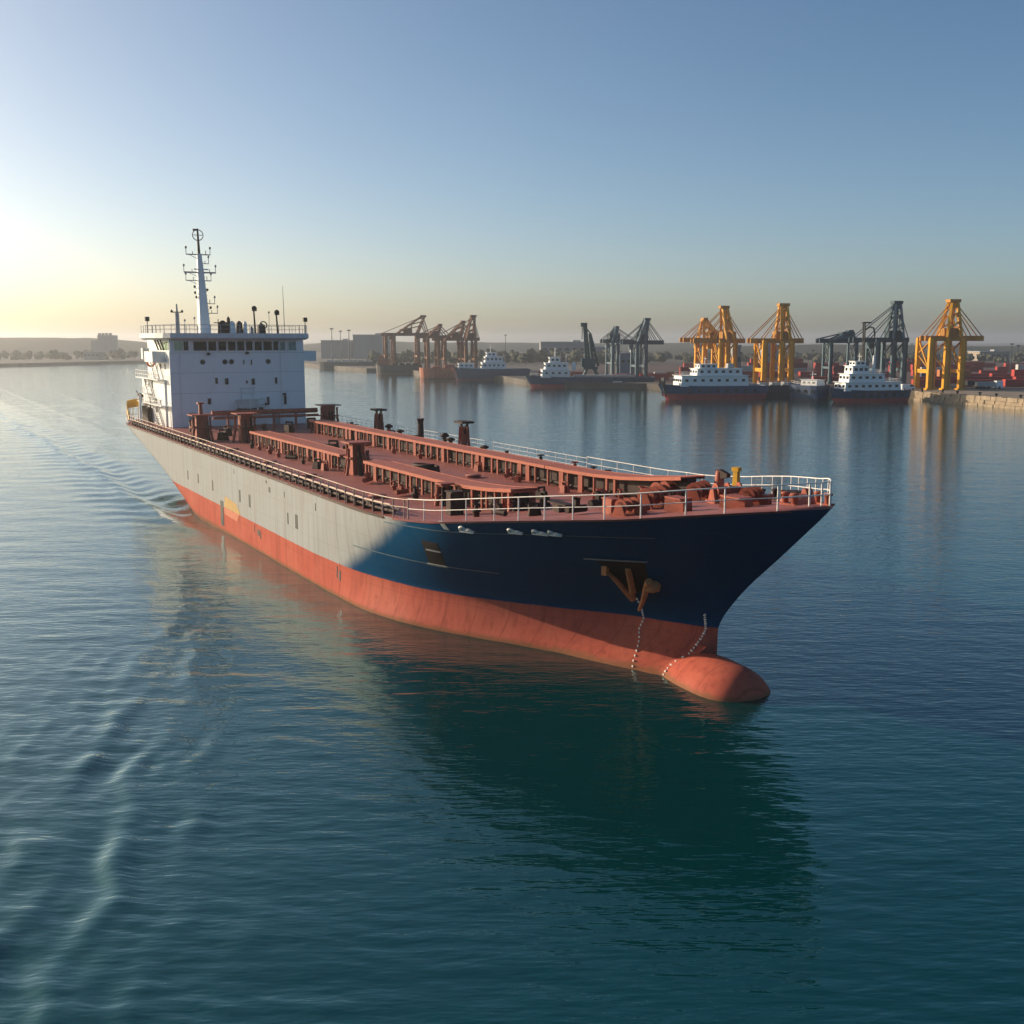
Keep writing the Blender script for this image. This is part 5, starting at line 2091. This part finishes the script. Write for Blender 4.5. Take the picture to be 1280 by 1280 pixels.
# white shed on the far left shore
xl, zt_ = up(104, 440, 950)
xr, _ = up(124, 440, 950)
warehouse(104, 124, 440.5, 945, 10, wa, 'low white shed on the far left shore below the crenellated building', 'boat_shed', 4)
# chimneys and masts
for i, (px, pt, Y, w, lab) in enumerate(((414.5, 411, 870, .9, 'thin dark mast above the pale warehouse, leftmost of three'), (425.5, 414, 880, .8, 'thin dark mast above the pale warehouse, middle of three'), (436, 413, 875, .9, 'thin dark mast above the pale warehouse, rightmost of three'),
                                         (632, 419, 700, .5, 'thin pole standing right of the brown cranes'), (1265, 430, 520, .5, 'thin lamp mast above the far right containers'), (1273, 432, 540, .5, 'thin lamp mast nearest the right edge of the yard'),
                                         (1016, 438, 600, .4, 'thin lamp mast left of the low blue-grey crane'), (926, 441, 480, .5, 'thin lamp mast behind the leftmost yellow cranes'), (1140, 430, 640, .4, 'thin lamp mast left of the rightmost yellow crane'))):
    x, z = up(px, pt, Y)
    c = empty('lamp_mast', (x, Y, 2.3), 0, lab, 'mast')
    m = MB(); m.tube([(0, 0, 0), (0, 0, z - 2.3)], w * .5, 6, w * .3); m.build('pole', M['cgd'], c)
    m = MB(); m.box((0, 0, z - 2.3), (w * 3, w * 1.4, w)); m.build('lamp_head', M['cgd'], c)

# ---------------------------------------------------------------- containers in the yard
cols = {'red': (.44, .055, .042), 'dark red': (.25, .04, .036), 'orange': (.46, .17, .06), 'white': (.55, .53, .5), 'blue': (.04, .08, .15)}
cont = {}
for k, cc in cols.items():
    m = MB()
    L_, W_, H_ = 12.2, 2.44, 2.6
    m.box((0, 0, H_ / 2), (L_, W_, H_ - .1))
    for i in range(24):
        for y in (-W_ / 2 - .02, W_ / 2 + .02):
            m.box((-L_ / 2 + .5 + i * .487, y, H_ / 2), (.22, .06, H_ - .5))
    for x in (-L_ / 2, L_ / 2):
        for y in (-W_ / 2, W_ / 2):
            m.box((x * .992, y * .985, H_ / 2), (.22, .22, H_))
    cont[k] = m.build('shipping_container', paint(k.replace(' ', '_') + '_container', cc, .6, .4, None, .3, sc=.4), fix=False)
used = set()


def container(k, x, y, z, rz, label, group):
    if k in used:
        o = cont[k].copy()
        COL.objects.link(o)
    else:
        o = cont[k]
        used.add(k)
    o.location = (x, y, z)
    o.rotation_euler = (0, 0, rz)
    tag(o, label, 'container', group)
    return o


cr = random.Random(21)
names = ['red'] * 9 + ['dark red'] * 6 + ['orange'] * 3 + ['white'] * 2 + ['blue'] * 1
tot = 0
rows_c = []
for (x0, x1, y0, n_, hm) in ((150, 300, 400, 10, 1), (168, 330, 430, 11, 2), (176, 360, 470, 12, 2), (190, 420, 520, 14, 2), (205, 470, 590, 15, 2), (100, 180, 500, 5, 2), (108, 190, 560, 5, 2), (110, 420, 680, 16, 2), (120, 200, 430, 4, 1), (60, 105, 470, 3, 2)):
    for i in range(n_):
        x = x0 + (x1 - x0) * (i + cr.uniform(-.1, .1)) / n_
        if cr.random() < .12:
            continue
        rz = cr.uniform(-.03, .03) + (.05 if x0 > 140 else .1)
        for q in range(cr.randint(1, hm)):
            k = cr.choice(names)
            container(k, x, y0 + cr.uniform(-1, 1), 2.5 + q * 2.62, rz, k + ' shipping container stacked in the yard behind the right-hand quay', k + ' containers in the yard')
            tot += 1
# low red stacks around the crane feet and behind the coaster
for (px, Y, k) in ((700, 500, 'dark red'), (715, 500, 'red'), (690, 520, 'dark red'), (784, 470, 'red'), (800, 470, 'dark red'), (818, 468, 'red'), (835, 500, 'white'), (850, 500, 'orange')):
    x = up(px, 460, Y)[0]
    container(k, x, Y, 2.3, 0.05, k + ' shipping container on the middle quay behind the navy coaster', k + ' containers on the middle quay')
x = up(965, 470, 392)[0]
container('orange', x, 386, 2.5, .0, 'orange shipping container between the feet of the middle yellow crane', 'orange container')
# a few parked lorries on the quay at right
lr = empty('flatbed_lorry', (158, 372, 2.75), .1, 'small lorry parked on the right quay near the stone wall', 'lorry')
m = MB(); m.box((3.2, 0, 1.6), (2.2, 2.4, 2.4), taper=.9); m.build('cab', M['white'], lr)
m = MB(); m.box((-1.4, 0, 1.15), (6.8, 2.4, .3)); m.box((-1.4, 0, 1.9), (6.0, 2.2, 1.2)); m.build('load_bed', M['grey'], lr)
w0 = None
for x in (3.0, -1.0, -3.4):
    for y in (-1.1, 1.1):
        m = MB(); m.tube([(x, y - .15, .5), (x, y + .15, .5)], .5, 12); m.build('wheel', M['black'], lr)
for (px, py, mt, lab) in ((1240, 485, 'white', 'white van parked on the right quay near the edge of the picture'), (1134, 488, 'white', 'white van parked on the right quay beside the tug stern'), (1215, 483, 'black', 'dark van parked on the right quay between the white vans')):
    x, y = at(px, py, 2.75)
    vn = empty('parked_van', (x, y, 2.75), .2, lab, 'van')
    m = MB(); m.slab([(-2.4, .35), (2.4, .35), (2.45, 1.0), (1.9, 1.25), (1.3, 2.0), (-2.4, 2.05)], -.95, .95); m.build('body', M[mt], vn)
    m = MB(); m.slab([(1.35, 1.3), (1.85, 1.25), (1.35, 1.9), (.5, 1.9), (.5, 1.3)], -.97, .97); m.build('window', M['glass'], vn)
    for wx in (-1.5, 1.5):
        for y_ in (-.9, .9):
            m = MB(); m.tube([(wx, y_ - .1, .36), (wx, y_ + .1, .36)], .36, 12); m.build('wheel', M['black'], vn)
